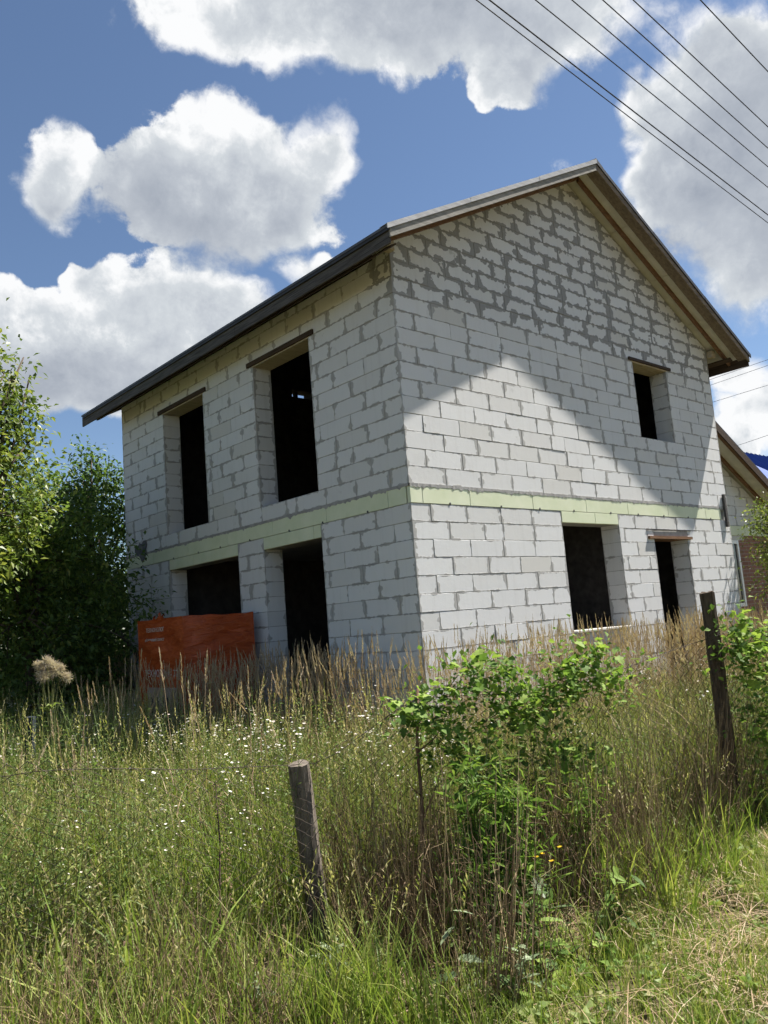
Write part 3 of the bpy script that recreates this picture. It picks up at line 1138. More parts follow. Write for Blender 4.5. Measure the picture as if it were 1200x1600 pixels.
def weed_clump(n, h0, h1, spread, ls, t0, t1, flowers=0):
    v = Veg()
    for i in range(n):
        a, r = R_(0, 6.283), spread * math.sqrt(random.random())
        h, az, ln = R_(h0, h1), R_(0, 6.283), R_(.02, .22)
        p = [Vector((r * math.cos(a) + math.cos(az) * ln * k * k, r * math.sin(a) + math.sin(az) * ln * k * k, h * k - .02)) for k in (0, .25, .5, .75, 1)]
        tt = R_(t0, t1)
        v.stem(p, .0026, tt + .25)
        m = int(h / .032)
        for j in range(m):
            k = .12 + .86 * j / m
            i0 = min(3, int(k * 4))
            q = p[i0].lerp(p[i0 + 1], k * 4 - i0)
            g = j * 2.4 + R_(-.4, .4)
            s = ls * (1.25 - .75 * k) * R_(.6, 1.2)
            v.leaf(q, (math.cos(g), math.sin(g), R_(.1, .8)), s, s * R_(.16, .32), tt + R_(-.2, .25), 0, R_(0, .4))
        for j in range(flowers):
            g = R_(0, 6.283)
            q0 = p[3].lerp(p[4], R_(.2, 1))
            q = q0 + Vector((math.cos(g) * R_(.02, .08), math.sin(g) * R_(.02, .08), R_(.02, .09)))
            v.stem([q0, q0.lerp(q, .6), q], .0011, .6)
            v.disc(q, R_(.004, .011), R_(0, 1), 1)
    return v.mesh('weed_clump', [M_WEED, M_PETAL])


def reed_clump(n, h0, h1, spread):
    v = Veg()
    for i in range(n):
        a, r = R_(0, 6.283), spread * math.sqrt(random.random())
        h, az, ln = R_(h0, h1), R_(0, 6.283), R_(.02, .2) if random.random() > .15 else R_(.2, .5)
        p = [Vector((r * math.cos(a) + math.cos(az) * ln * k * k, r * math.sin(a) + math.sin(az) * ln * k * k, h * k - .02)) for k in (0, .3, .6, .85, 1)]
        v.stem(p, .0019, R_(.35, .8))
        v.plume(p[3], p[4] - p[3], R_(.15, .24), R_(.4, .95), 0, 20, .013)
        for j in range(2):
            k = R_(.15, .6)
            q = p[0].lerp(p[3], k)
            g = R_(0, 6.283)
            v.blade(q, R_(.15, .35), g, R_(.3, .7), R_(.2, .8), .006, R_(.2, .8))
    return v.mesh('reed_clump', [M_DRY])


def dead_clump(n, h0, h1, spread):
    v = Veg()
    for i in range(n):
        a, r = R_(0, 6.283), spread * math.sqrt(random.random())
        h, az, ln = R_(h0, h1), R_(0, 6.283), R_(0, .3)
        p = [Vector((r * math.cos(a) + math.cos(az) * ln * k, r * math.sin(a) + math.sin(az) * ln * k, h * k - .02)) for k in (0, .33, .66, 1)]
        tt = R_(0, 1)
        v.stem(p, R_(.0014, .003), tt)
        for j in range(1):
            q = p[1].lerp(p[3], random.random())
            g = R_(0, 6.283)
            e = q + Vector((math.cos(g), math.sin(g), R_(-.4, 1))) * R_(.03, .1)
            v.stem([q, q.lerp(e, .5), e], .001, tt)
            if random.random() < .45:
                v.leaf(e, (math.cos(g), math.sin(g), -.6), R_(.015, .04), .007, R_(.0, .7), 0, .3)
    return v.mesh('dead_clump', [M_DEAD])


def straw_clump(n, spread):
    v = Veg()
    for i in range(n):
        a, r = R_(0, 6.283), spread * math.sqrt(random.random())
        az, ln = R_(0, 6.283), R_(.08, .38)
        z = R_(.005, .05)
        p = [Vector((r * math.cos(a) + math.cos(az) * ln * k, r * math.sin(a) + math.sin(az) * ln * k, z + math.sin(k * 3.1) * R_(0, .05))) for k in (0, .33, .66, 1)]
        v.ribbon(p, R_(.002, .005), R_(.2, 1), 0, Vector((-math.sin(az), math.cos(az), R_(-.4, .4))))
    return v.mesh('straw_clump', [M_DRY])


def rosette(n, s0, s1, mat):
    v = Veg()
    for i in range(n):
        g = i * 2.4 + R_(-.3, .3)
        s = R_(s0, s1)
        e = R_(.25, 1.1)
        v.leaf((math.cos(g) * .01, math.sin(g) * .01, .01 + R_(0, .04)), (math.cos(g), math.sin(g), e), s, s * R_(.3, .5), R_(.2, .9), 0, R_(.1, .5))
    return v.mesh('rosette', [mat])


def scatter(name, meshes, pts, rots, scl, idx, label, cat):
    """one meadow object: clumps set on points by geometry nodes"""
    pc = bpy.data.collections.new(name + '_clumps')
    for i, me in enumerate(meshes):
        pc.objects.link(bpy.data.objects.new('%s_clump_%02d' % (name, i), me))
    me = bpy.data.meshes.new(name)
    me.from_pydata([tuple(p) for p in pts], [], [])
    a = me.attributes.new('rot', 'FLOAT_VECTOR', 'POINT')
    a.data.foreach_set('vector', np.array(rots, dtype=np.float32).ravel())
    a = me.attributes.new('scl', 'FLOAT', 'POINT')
    a.data.foreach_set('value', np.array(scl, dtype=np.float32))
    a = me.attributes.new('idx', 'INT', 'POINT')
    a.data.foreach_set('value', np.array(idx, dtype=np.int32))
    o = link(bpy.data.objects.new(name, me))
    g = bpy.data.node_groups.new(name + '_scatter', 'GeometryNodeTree')
    g.interface.new_socket('Geometry', in_out='INPUT', socket_type='NodeSocketGeometry')
    g.interface.new_socket('Geometry', in_out='OUTPUT', socket_type='NodeSocketGeometry')
    gi, go = g.nodes.new('NodeGroupInput'), g.nodes.new('NodeGroupOutput')
    ci = g.nodes.new('GeometryNodeCollectionInfo')
    ci.inputs[0].default_value = pc
    ci.inputs[1].default_value = True
    ci.inputs[2].default_value = True
    ip = g.nodes.new('GeometryNodeInstanceOnPoints')

    def named(nm, typ):
        nd = g.nodes.new('GeometryNodeInputNamedAttribute')
        nd.data_type = typ
        nd.inputs[0].default_value = nm
        return nd.outputs[0]
    g.links.new(gi.outputs[0], ip.inputs['Points'])
    g.links.new(ci.outputs[0], ip.inputs['Instance'])
    ip.inputs['Pick Instance'].default_value = True
    g.links.new(named('idx', 'INT'), ip.inputs['Instance Index'])
    g.links.new(named('rot', 'FLOAT_VECTOR'), ip.inputs['Rotation'])
    g.links.new(named('scl', 'FLOAT'), ip.inputs['Scale'])
    g.links.new(ip.outputs[0], go.inputs[0])
    md = o.modifiers.new('scatter', 'NODES')
    md.node_group = g
    return tag(o, label, cat, None, 'stuff')


def fence_y(x):
    return -2.76 - .248 * (x + 3.5)


def in_house(x, y, m=.06):
    return (-m < x < WID + m and -m < y < DEP + m) or (WID <= x < 12.7 and 1.0 - m < y < 6.2) or (-1.25 < x < -.1 and 3.0 < y < 4.4)


def in_view(x, y, far_=17.5, near=1.6):
    dx, dy = x - CAM_POS.x, y - CAM_POS.y
    d = math.hypot(dx, dy)
    return near < d < far_ and 6 < math.degrees(math.atan2(dx, dy)) < 80


def lump(x, y, s=1.0, o=0.0):
    return .5 + .25 * (math.sin(x * 1.9 * s + o) * math.cos(y * 2.3 * s - o) + math.sin(x * .83 * s - y * 1.3 * s + 2 * o))


def sow(n, test, box, smin, smax, k, tilt=.12, tall=None):
    P, Ro, S, I = [], [], [], []
    while len(P) < n:
        x, y = R_(box[0], box[1]), R_(box[2], box[3])
        w = test(x, y)
        if w <= 0 or random.random() > w:
            n -= .02
            continue
        P.append((x, y, 0))
        Ro.append((R_(-tilt, tilt), R_(-tilt, tilt), R_(0, 6.283)))
        S.append(R_(smin, smax) * (tall(x, y) if tall else 1.0))
        I.append(random.randrange(k))
    return P, Ro, S, I


FIELD = (-8, 11, -5, 11)


def field(x, y):
    return 1.0 if (y > fence_y(x) + .06 and not in_house(x, y) and in_view(x, y)) else 0.0


def house_dist(x, y):
    dx = max(-x, 0, x - WID)
    dy = max(-y, 0, y - DEP)
    return math.hypot(dx, dy)


random.seed(21)


def low_right(x, y):          # the grass stands lower towards the right-hand end of the plot
    return 1.12 - .22 * min(1, max(0, (x + 2.2) / 1.6))


green = [grass_clump(26, .35, .80, .13, .0055, .12, .62) for _ in range(4)] + [grass_clump(24, .35, .85, .13, .005, .22, .72, .4, 4) for _ in range(4)]
P, Ro, S, I = sow(3400, lambda x, y: field(x, y) * (.55 + .45 * lump(x, y)), FIELD, .75, 1.15, len(green), .12, low_right)
scatter('meadow_grass', green, P, Ro, S, I, 'knee-high to waist-high green and straw-coloured meadow grass between the fence and the house', 'grass')
weeds = [weed_clump(5, .45, .9, .12, .06, .25, .8) for _ in range(3)] + [weed_clump(6, .5, .85, .14, .05, .4, .95) for _ in range(3)]
P, Ro, S, I = sow(2700, lambda x, y: field(x, y) * (.25 + .75 * lump(x, y, .8, 2.0)), FIELD, .75, 1.2, len(weeds), .12, low_right)
scatter('meadow_weeds', weeds, P, Ro, S, I, 'leafy green weeds growing among the meadow grass', 'weeds')
reeds = [reed_clump(9, 1.0, 1.5, .14) for _ in range(5)]
P, Ro, S, I = sow(780, lambda x, y: field(x, y) * (0.02 if (x < -.6 and y > 3.4) else 1.0 if house_dist(x, y) < 1.25 or (-1.9 < x < -1.2 and 1.6 < y < 2.6) else (.12 if house_dist(x, y) < 2.5 else .03)), FIELD, .78, 1.06, len(reeds))
scatter('reed_grass', reeds, P, Ro, S, I, 'tall dry tan reed grass with feathery plumes along the foot of the house', 'grass')
flo = [weed_clump(4, .6, 1.0, .12, .035, .2, .6, 9) for _ in range(4)]
P, Ro, S, I = sow(320, lambda x, y: field(x, y) * ((.9 if x < -2 else .22) * lump(x, y, .7, 4.0)), FIELD, .8, 1.1, len(flo))
scatter('white_wildflowers', flo, P, Ro, S, I, 'small white daisy-like wildflowers on thin branching stems in the meadow', 'wildflowers')
def verge(x):                  # how far the uncut growth reaches out from the wire
    return float(np.interp(x, [-7, -4.0, -3.5, -3.0, -2.2, -.7, 3], [.9, 1.2, 1.4, 1.1, .95, .2, .15]))


dead = [dead_clump(32, .35, .95, .16) for _ in range(4)]
P, Ro, S, I = sow(720, lambda x, y: 1.0 if (fence_y(x) - verge(x) * (.85 if not -3.3 < x < -2.5 else .25) < y < fence_y(x) + .25 and -3.55 < x < -.2) else (.12 if field(x, y) else 0), FIELD, .7, 1.1, len(dead), .2)
scatter('dead_stems', dead, P, Ro, S, I, 'tangle of dry brown dead stems along the wire fence', 'dead stems')


coarse = [grass_clump(13, .35, .78, .12, .013, .15, .55, .55, 0) for _ in range(3)] + [grass_clump(10, .4, .85, .12, .010, .45, .95, .5, 3) for _ in range(2)]
P, Ro, S, I = sow(330, lambda x, y: (1.0 if lump(x, y, 1.1, 3.0) > .45 else .15) if (y > fence_y(x) - .5 and y < fence_y(x) + 2.2 and x < -3.75 and in_view(x, y, 9, 1.2)) else (.10 if field(x, y) and x > -1.5 else 0), FIELD, .7, 1.15, len(coarse), .2)
scatter('coarse_grass', coarse, P, Ro, S, I, 'broad-bladed bright green coarse grass near the short leaning post', 'grass')


def lane(x, y):
    if y > fence_y(x) - verge(x) * .6 or not in_view(x, y, 14, .8):
        return 0
    return 1.0


short = [grass_clump(34, .05, .17, .13, .0045, .1, .7, .6) for _ in range(4)]
P, Ro, S, I = sow(1500, lane, (-7, 7, -9, -1.5), .7, 1.25, len(short), .2)
scatter('lane_grass', short, P, Ro, S, I, 'short trodden grass on the lane outside the fence', 'grass')
tall_front = [grass_clump(20, .2, .5, .11, .007, .08, .6, .5, 1) for _ in range(4)] + [weed_clump(4, .2, .45, .1, .06, .3, .9) for _ in range(1)] + [dead_clump(14, .15, .5, .13) for _ in range(2)]
P, Ro, S, I = sow(620, lambda x, y: 0 if (-4.15 < x < -3.38 and y > fence_y(x) - .55) else (1.0 if x < -3.75 else .16 if x < -2.45 else .5) if (fence_y(x) - verge(x) < y < fence_y(x) + .1 and in_view(x, y, 14, 1.2)) else 0,
                  (-7, 4, -6, -1.2), .7, 1.2, len(tall_front), .2)
scatter('verge_grass', tall_front, P, Ro, S, I, 'uncut green grass tufts at the outer foot of the wire fence', 'grass')
straw = [straw_clump(34, .2) for _ in range(4)]
P, Ro, S, I = sow(300, lambda x, y: lane(x, y) * (1.0 if lump(x, y, 1.3, 1.0) > .42 else .35), (-7, 7, -9, -2.0), .7, 1.2, len(straw), .1)
scatter('cut_straw', straw, P, Ro, S, I, 'cut straw and dry grass lying on the lane', 'straw')
ros = [rosette(7, .05, .1, M_WEED) for _ in range(2)] + [rosette(6, .04, .08, M_VINE) for _ in range(2)]
P, Ro, S, I = sow(620, lambda x, y: lane(x, y), (-7, 7, -9, -2.0), .6, 1.15, len(ros), .2)
scatter('lane_weeds', ros, P, Ro, S, I, 'low broad-leaved weeds sprouting on the trodden lane', 'weeds')

def np_leaves(P, D, S, W, T, rg):
    """many folded leaves at once: positions, directions, sizes, width ratio, tint"""
    n = len(P)
    D = D / np.linalg.norm(D, axis=1, keepdims=True)
    up = np.tile(np.array([[0, 0, 1.0]]), (n, 1)) + rg.normal(0, .45, (n, 3))
    sd = np.cross(D, up)
    sd /= np.linalg.norm(sd, axis=1, keepdims=True) + 1e-9
    nn = np.cross(sd, D)
    S = S[:, None]
    b = P
    mid = P + D * S * .45
    l = mid + sd * S * W * .5 + nn * S * .08
    r = mid - sd * S * W * .5 + nn * S * .08
    t = P + D * S - np.array([[0, 0, 1.0]]) * S * .12
    V = np.stack([b, l, t, r], 1).reshape(-1, 3)
    i = np.arange(n)[:, None] * 4
    F = np.concatenate([i + np.array([[0, 1, 2]]), i + np.array([[0, 2, 3]])], 1).reshape(-1, 3)
    return V, F, np.repeat(T, 4)


def leaf_mass(parent, strands, n, size, mat, spread, seed, name='foliage', wr=.55, rel=None):
    """small leaves packed round the strands of a plant, one part"""
    rg = np.random.default_rng(seed)
    segs = [(np.array(a), np.array(b)) for st_ in strands for a, b in zip(st_[:-1], st_[1:])]
    ln = np.array([np.linalg.norm(b - a) for a, b in segs])
    pick = rg.choice(len(segs), n, p=ln / ln.sum())
    t = rg.random(n)
    P = np.array([segs[k][0] + (segs[k][1] - segs[k][0]) * tt for k, tt in zip(pick, t)]) - np.array(rel if rel is not None else (0, 0, 0))
    P = P + rg.normal(0, spread, (n, 3)) * np.array([1, .8, .8])
    D = rg.normal(0, 1, (n, 3)) + np.array([0, -.3, -.15])
    V, F, T = np_leaves(P, D, size * rg.uniform(.5, 1.3, n), wr, np.clip(rg.normal(.5, .27, n), 0, 1), rg)
    me = bpy.data.meshes.new(name)
    me.from_pydata(V.tolist(), [], F.tolist())
    me.materials.append(mat)
    a_ = me.attributes.new('tint', 'FLOAT', 'POINT')
    a_.data.foreach_set('value', T.astype(np.float32))
    return tag(link(bpy.data.objects.new(name, me), parent), kind='stuff')


# ------------------------------------------------------------------ chain-link fence
random.seed(5)
fence = thing('wire_fence', 'sagging rusty chain-link fence on old wooden posts along the lane', 'fence', (0, 0, 0))


def fence_top(x):
    xs = [-9, -4.8, -4.2, -3.5, -3.0, -2.2, -1.4, -.5, .5, 3, 8]
    zs = [1.12, 1.06, .95, .90, 1.14, 1.10, 1.16, 1.34, 1.30, 1.32, 1.3]
    return float(np.interp(x, xs, zs))


def post(base, top, w, mat, name='post', rough=.006, sides=4, twist=0.3):
    b, t = Vector(base), Vector(top)
    ax = (t - b).normalized()
    a = ax.cross(Vector((0, 1, 0))).normalized()
    a = Matrix.Rotation(twist, 3, ax) @ a
    c = ax.cross(a)
    v, f = [], []
    n = 12
    m_ = sides * 3
    for i in range(n + 1):
        k = i / n
        p = b.lerp(t, k)
        for j in range(m_):
            an = 2 * math.pi * j / m_
            r = w * .5 * (1 / max(abs(math.cos(an)), abs(math.sin(an))) if sides == 4 else 1.0)
            r = min(r, w * .62)
            r *= 1 + R_(-.05, .05) - .06 * k
            q = p + a * math.cos(an) * r + c * math.sin(an) * r
            if i == n:
                q += ax * R_(-.012, .012)
            v.append(q)
    for i in range(n):
        for j in range(m_):
            j2 = (j + 1) % m_
            f.append((i * m_ + j, i * m_ + j2, (i + 1) * m_ + j2, (i + 1) * m_ + j))
    f.append(tuple(range(m_))[::-1])
    v.append(t + ax * .004)
    for j in range(m_):
        f.append((n * m_ + j, n * m_ + (j + 1) % m_, len(v) - 1))
    return mesh_obj(name, v, f, mat, fence)


M_POSTDARK = simple('old_dark_post', (.035, .026, .02), (.12, .09, .065), 4.0, 0.92, (14, 14, 1.4), 0.008)
M_POSTBLUE = simple('old_grey_post', (.018, .023, .028), (.045, .055, .063), 4.0, 0.9, (14, 14, 1.4), 0.006)
tag(post((-3.48, -2.66, -.1), (-3.62, -2.75, .885), .105, M_GREY, twist=.75), 'short leaning grey square post wrapped in wire')
tag(post((-.47, -3.45, -.1), (-.60, -3.52, 1.60), .10, M_POSTDARK, twist=.6), 'tall dark weathered post with climbing leaves')
post((2.9, -4.28, -.1), (2.86, -4.28, 1.5), .09, M_POSTDARK)
wm = MB()
pitch, step = .043, .028
x = -6.6
k = 0
while x < 6.2:
    top = fence_top(x)
    n = int(top / step)
    pts = []
    for i in range(n + 1):
        s_ = 1 if (i + k) % 2 else -1
        z = .02 + i * step * (top / (n * step))
        xx = x + s_ * pitch * .49 + .022 * math.sin(z * 7 + x * 2) + .014 * math.sin(z * 13 - x * 5)
        yy = fence_y(xx) - .065 + .035 * math.sin(xx * 2.2 + z * 3) + .03 * math.sin(xx * 5.1 - z * 4) * z + s_ * .003
        zz = z + .012 * math.sin(xx * 6 + z * 5)
        pts.append((xx, yy, zz))
    wm.tube(pts, .0021, 3, False)
    x += pitch
    k += 1
wire = wm.build('wire_mesh', M_WIRE, fence)
tag(wire, kind='stuff')
tw = MB()
tw.tube([(xx, fence_y(xx) - .06 + .02 * math.sin(xx * 3), fence_top(xx) - .01 + .012 * math.sin(xx * 4)) for xx in np.linspace(-6.6, 6.2, 110)], .0018, 4)
tw.build('top_wire', M_WIRE, fence)
# thin dry branch propping the wire
bs_ = MB()
bp = [(-3.03, -2.98, -.05), (-3.01, -2.97, .25), (-2.985, -2.96, .5), (-2.965, -2.95, .62), (-2.95, -2.93, .85), (-2.90, -2.92, 1.19)]
bs_.tube(bp, [.013, .012, .012, .010, .009, .006], 6)
for (i0, d, l) in ((2, (.05, -.03, .1), .16), (3, (-.08, -.02, .06), .12), (4, (.07, -.04, .05), .14)):
    p0 = Vector(bp[i0])
    bs_.tube([p0, p0 + Vector(d) * l / .12, p0 + Vector(d) * l / .07 + Vector((0, 0, .03))], [.006, .004, .002], 4)
tag(bs_.build('dry_branch', simple('dry_brown_branch', (.10, .055, .035), (.24, .15, .095), 8, .9), None, True), 'bare reddish-brown dry branch stuck upright through the wire mesh under the hop leaves', 'branch')


# ------------------------------------------------------------------ broad-leaved plants with single leaves
def lobed_leaf(name, lobes, mat, tint):
    """a flat leaf outline with lobes, folded a little along the midrib; unit length along +x"""
    v = [(0, 0, 0)]
    for (x_, y_) in lobes:
        v.append((x_, y_, .10 * abs(y_) - .18 * x_ * x_))
    n = len(lobes)
    me = bpy.data.meshes.new(name)
    me.from_pydata(v + [(.45, 0, -.04)], [], [(n + 1, i + 1, i + 2) for i in range(n - 1)] + [(n + 1, n, 0), (n + 1, 0, 1)])
    me.materials.append(mat)
    a_ = me.attributes.new('tint', 'FLOAT', 'POINT')
    a_.data.foreach_set('value', [tint] * len(me.vertices))
    return me


HOP = [(-.05, .16), (-.10, .34), (.12, .32), (.20, .52), (.42, .50), (.45, .28), (.62, .36), (.80, .22), (1.0, 0),
       (.80, -.22), (.62, -.36), (.45, -.28), (.42, -.50), (.20, -.52), (.12, -.32), (-.10, -.34), (-.05, -.16)]
LANCE = [(.08, .05), (.25, .12), (.5, .145), (.75, .10), (1.0, 0), (.75, -.10), (.5, -.145), (.25, -.12), (.08, -.05)]
LANCE_T = [(.06, .05), (.18, .16), (.24, .09), (.40, .22), (.47, .12), (.62, .18), (.70, .09), (.84, .09), (1.0, 0), (.84, -.09), (.70, -.09), (.62, -.18), (.47, -.12), (.40, -.22), (.24, -.09), (.18, -.16), (.06, -.05)]
NARROW = [(.1, .04), (.35, .09), (.7, .065), (1.0, 0), (.7, -.065), (.35, -.09), (.1, -.04)]


def leaf_at(me, p, d, s, parent, roll=None, name='leaf'):
    d = Vector(d).normalized()
    o = bpy.data.objects.new(name, me)
    q = d.to_track_quat('X', 'Z') @ Matrix.Rotation(R_(-.5, .5) if roll is None else roll, 3, 'X').to_quaternion()
    o.rotation_mode = 'QUATERNION'
    o.rotation_quaternion = q
    o.scale = (s, s, s)
    o.location = p
    return link(o, parent)


hop_me = [lobed_leaf('hop_leaf', HOP, M_VINE, t) for t in (.2, .5, .8, 1.0)]
lan_me = [lobed_leaf('lance_leaf', LANCE, M_VINE, t) for t in (.1, .4, .7)]
too_me = [lobed_leaf('toothed_leaf', LANCE_T, M_PALEGREEN, t) for t in (.2, .5, .9)]
nar_me = [lobed_leaf('narrow_leaf', NARROW, M_VINE, t) for t in (.15, .4, .75)]


def vine(label, strands, nleaf, size, group=None, hang=.1):
    o = thing('hop_vine', label, 'vine', strands[0][0])
    o0 = Vector(strands[0][0])
    leaf_mass(o, strands, nleaf * 5, size * .62, M_VINE, hang * .95, nleaf, rel=strands[0][0], wr=.8)
    st = MB()
    for s_ in strands:
        st.tube([Vector(p) - o0 for p in s_], .0028, 4)
    st.build('stem', M_STEM, o, True)
    for i in range(nleaf):
        s_ = random.choice(strands)
        j = random.randrange(len(s_) - 1)
        p = Vector(s_[j]).lerp(Vector(s_[j + 1]), random.random()) - o0
        off = Vector((R_(-1, 1), R_(-1, .5), R_(-.6, .9))) * hang
        leaf_at(random.choice(hop_me), p + off, (R_(-1, 1), R_(-1, .4), R_(-.7, .5)), size * R_(.55, 1.15), o)
    return o


def fp(x_, z, dy=-.09):
    return (x_, fence_y(x_) + dy, z)


random.seed(12)
vine('bright green hop vine climbing over the top of the sagging wire beside the dry branch',
     [[fp(-2.55, 0), fp(-2.6, .4), fp(-2.75, .8), fp(-2.85, 1.1), fp(-2.6, 1.2), fp(-2.35, 1.22)],
      [fp(-2.75, .8), fp(-3.0, 1.05), fp(-3.1, 1.12)], [fp(-2.85, 1.1), fp(-2.7, 1.24), fp(-2.45, 1.26), fp(-2.3, 1.15)],
      [fp(-2.6, .95), fp(-2.4, 1.02), fp(-2.2, 1.05), fp(-2.0, .98)], [fp(-2.75, .8), fp(-2.6, .7), fp(-2.5, .55)]], 280, .066, hang=.12)
vine('hop vine with darker leaves hanging down the middle of the wire mesh',
     [[fp(-2.15, 0), fp(-2.2, .35), fp(-2.25, .7), fp(-2.2, .95), fp(-2.0, 1.14), fp(-1.7, 1.2)], [fp(-2.2, .95), fp(-2.35, 1.0), fp(-2.4, .9)],
      [fp(-2.0, 1.14), fp(-1.85, 1.24), fp(-1.6, 1.27)],
      [fp(-2.2, .7), fp(-2.0, .72), fp(-1.8, .6)], [fp(-2.0, 1.14), fp(-1.7, 1.05), fp(-1.4, 1.12)]], 250, .062, hang=.13)
vine('leafy creeper wound round the tall dark weathered post',
     [[(-.42, -3.62, 0), (-.40, -3.64, .6), (-.45, -3.64, 1.1), (-.55, -3.66, 1.32), (-.5, -3.6, 1.4)], [(-.45, -3.64, 1.1), (-.15, -3.66, 1.25), (.15, -3.75, 1.2)],
      [(-.40, -3.64, .6), (-.1, -3.7, .85), (.2, -3.8, .7)], [(-.15, -3.66, 1.25), (.05, -3.75, 1.05), (.1, -3.78, .6)], [(-.68, -3.66, 1.1), (-.55, -3.66, 1.28), (-.48, -3.64, 1.2), (-.45, -3.64, 1.0)]], 250, .07, hang=.13)


def leafy_plant(name, label, base, h, stems, meshes, ls, nl, flower=None, lean=(0, 0), cat='plant', spread=.06, rise=.4):
    o = thing(name, label, cat, base)
    st = MB()
    tips = []
    lines = []
    for i in range(stems):
        a = R_(0, 6.283)
        hh = h * R_(.75, 1.0) if i else h
        lx, ly = lean[0] * hh + R_(-spread, spread), lean[1] * hh + R_(-spread, spread)
        r0 = spread * .4 * (i > 0)
        pts = [Vector((math.cos(a) * r0 + lx * k * k, math.sin(a) * r0 + ly * k * k, hh * k - .02 * (k == 0))) for k in (0, .25, .5, .75, 1)]
        st.tube(pts, [.0045, .004, .0035, .003, .002], 5)
        tips.append(pts[-1])
        lines.append([tuple(p_) for p_ in pts])
        for j in range(nl):
            k = .08 + .9 * j / nl
            i0 = min(3, int(k * 4))
            p = pts[i0].lerp(pts[i0 + 1], k * 4 - i0)
            g = j * 2.4 + R_(-.4, .4)
            leaf_at(random.choice(meshes), p, (math.cos(g), math.sin(g), R_(rise - .5, rise + .4)), ls * (1.2 - .6 * k) * R_(.7, 1.15), o)
    st.build('stem', M_STEM, o, True)
    if name == 'goldenrod_plant':
        leaf_mass(o, lines, 420, ls * .55, M_VINE, .07, int(h * 100), wr=.22)
    if flower:
        for t_ in tips:
            for j in range(flower[1]):
                v_ = Veg()
                q = t_ + Vector((R_(-.05, .05), R_(-.05, .05), R_(-.03, .05)))
                for kk in range(9):
                    an = kk * .698
                    v_.leaf(q, (math.cos(an), math.sin(an), .35), flower[2], flower[2] * .45, R_(0, 1), 0, .1)
                v_.build('flower', [flower[0]], o)
    return o


leafy_plant('goldenrod_plant', 'tall narrow-leaved green plant growing up through the wire behind the yellow flowers', (-3.00, -3.36, 0), .96, 5, nar_me, .16, 34)
leafy_plant('goldenrod_plant', 'narrow-leaved green plant with pale tips close to the darker hop vine', (-2.86, -3.44, 0), .82, 4, nar_me, .15, 28)
leafy_plant('goldenrod_plant', 'bushy narrow-leaved plant leaning out from the wire over the yellow flowers', (-2.74, -3.42, 0), .7, 4, nar_me + lan_me[1:], .14, 22)
leafy_plant('sow_thistle', 'plant with broad toothed pale leaves and yellow flowers at the foot of the wire', (-2.84, -3.62, 0), .38, 2, lan_me + too_me[:1], .17, 7, (M_YELLOW, 2, .016), (.12, -.1))
leafy_plant('wilted_weed', 'upright grey-green weed with a few drooping leaves on a bare reddish stem', (-3.56, -3.72, 0), .44, 1, too_me, .12, 6, None, (-.12, 0), rise=0)
leafy_plant('creeping_thistle', 'low grey-green toothed thistle beside the dark dock stalk', (-4.25, -3.22, 0), .20, 2, too_me, .13, 9)
leafy_plant('creeping_thistle', 'spiny green thistle standing below the short leaning grey post', (-3.90, -3.30, 0), .26, 2, too_me, .10, 12)
leafy_plant('nettle_plant', 'dark green nettle-like plant growing in the lower side doorway of the block house', (-.35, 1.75, 0), 1.45, 3, lan_me, .10, 16, None, (0, 0), spread=.12)
for i, (x_, y_) in enumerate(((-3.36, -3.78), (-3.22, -3.9), (-3.05, -3.86), (-2.92, -4.0), (-3.12, -3.68), (-3.48, -3.95))):
    leafy_plant('ground_creeper', 'low hop seedling spreading pale lobed leaves on the straw at the edge of the lane', (x_, y_, 0), .12, 2, hop_me, .075, 4, None, rise=.5)['group'] = 'hop seedlings on the lane edge'

leafy_plant('goldenrod_plant', 'low spreading green plant under the sagging wire between the dry branch and the yellow flowers', (-3.12, -3.42, 0), .5, 4, nar_me + lan_me[1:], .13, 16)
leafy_plant('goldenrod_plant', 'narrow-leaved green plant standing clear of the hop vines towards the tall dark post', (-2.2, -3.45, 0), .6, 3, nar_me, .14, 20)
leafy_plant('broadleaf_weed', 'leafy lance-leaved weed in front of the dry brown stems', (-3.12, -3.78, 0), .40, 3, lan_me + nar_me, .13, 11, None, (.05, -.1))
leafy_plant('broadleaf_weed', 'lance-leaved weed with long drooping leaves at the edge of the cut straw', (-2.62, -3.86, 0), .36, 3, lan_me, .15, 8, None, (.1, -.1), rise=.15)
leafy_plant('broadleaf_weed', 'small grey-green toothed weed beside the hop seedlings', (-3.40, -3.92, 0), .26, 2, too_me, .09, 8)
# dock: dark dead seed stalk
dk = thing('dock_stalk', 'dark brown dead dock stalk with rusty seed clusters standing in the grass', 'dock', (-4.16, -2.83, 0))
MB().tube([(0, 0, -.02), (.02, .03, .3), (.10, .14, .6), (.16, .26, .86)], [.006, .005, .004, .002], 5).build('stem', M_DARKWOOD, dk)
v_ = Veg()
for i in range(330):
    k = R_(.12, 1)
    c_ = Vector((.17 * k, .26 * k * k + .02, .86 * k))
    a = R_(0, 6.283)
    rr = .022 * (1.1 - k) + .008
    v_.leaf(c_ + Vector((math.cos(a) * rr, math.sin(a) * rr, 0)), (math.cos(a), math.sin(a), R_(-.4, .6)), R_(.008, .02), .009, R_(0, .45))
tag(v_.build('seeds', [M_DEAD], dk), kind='stuff')

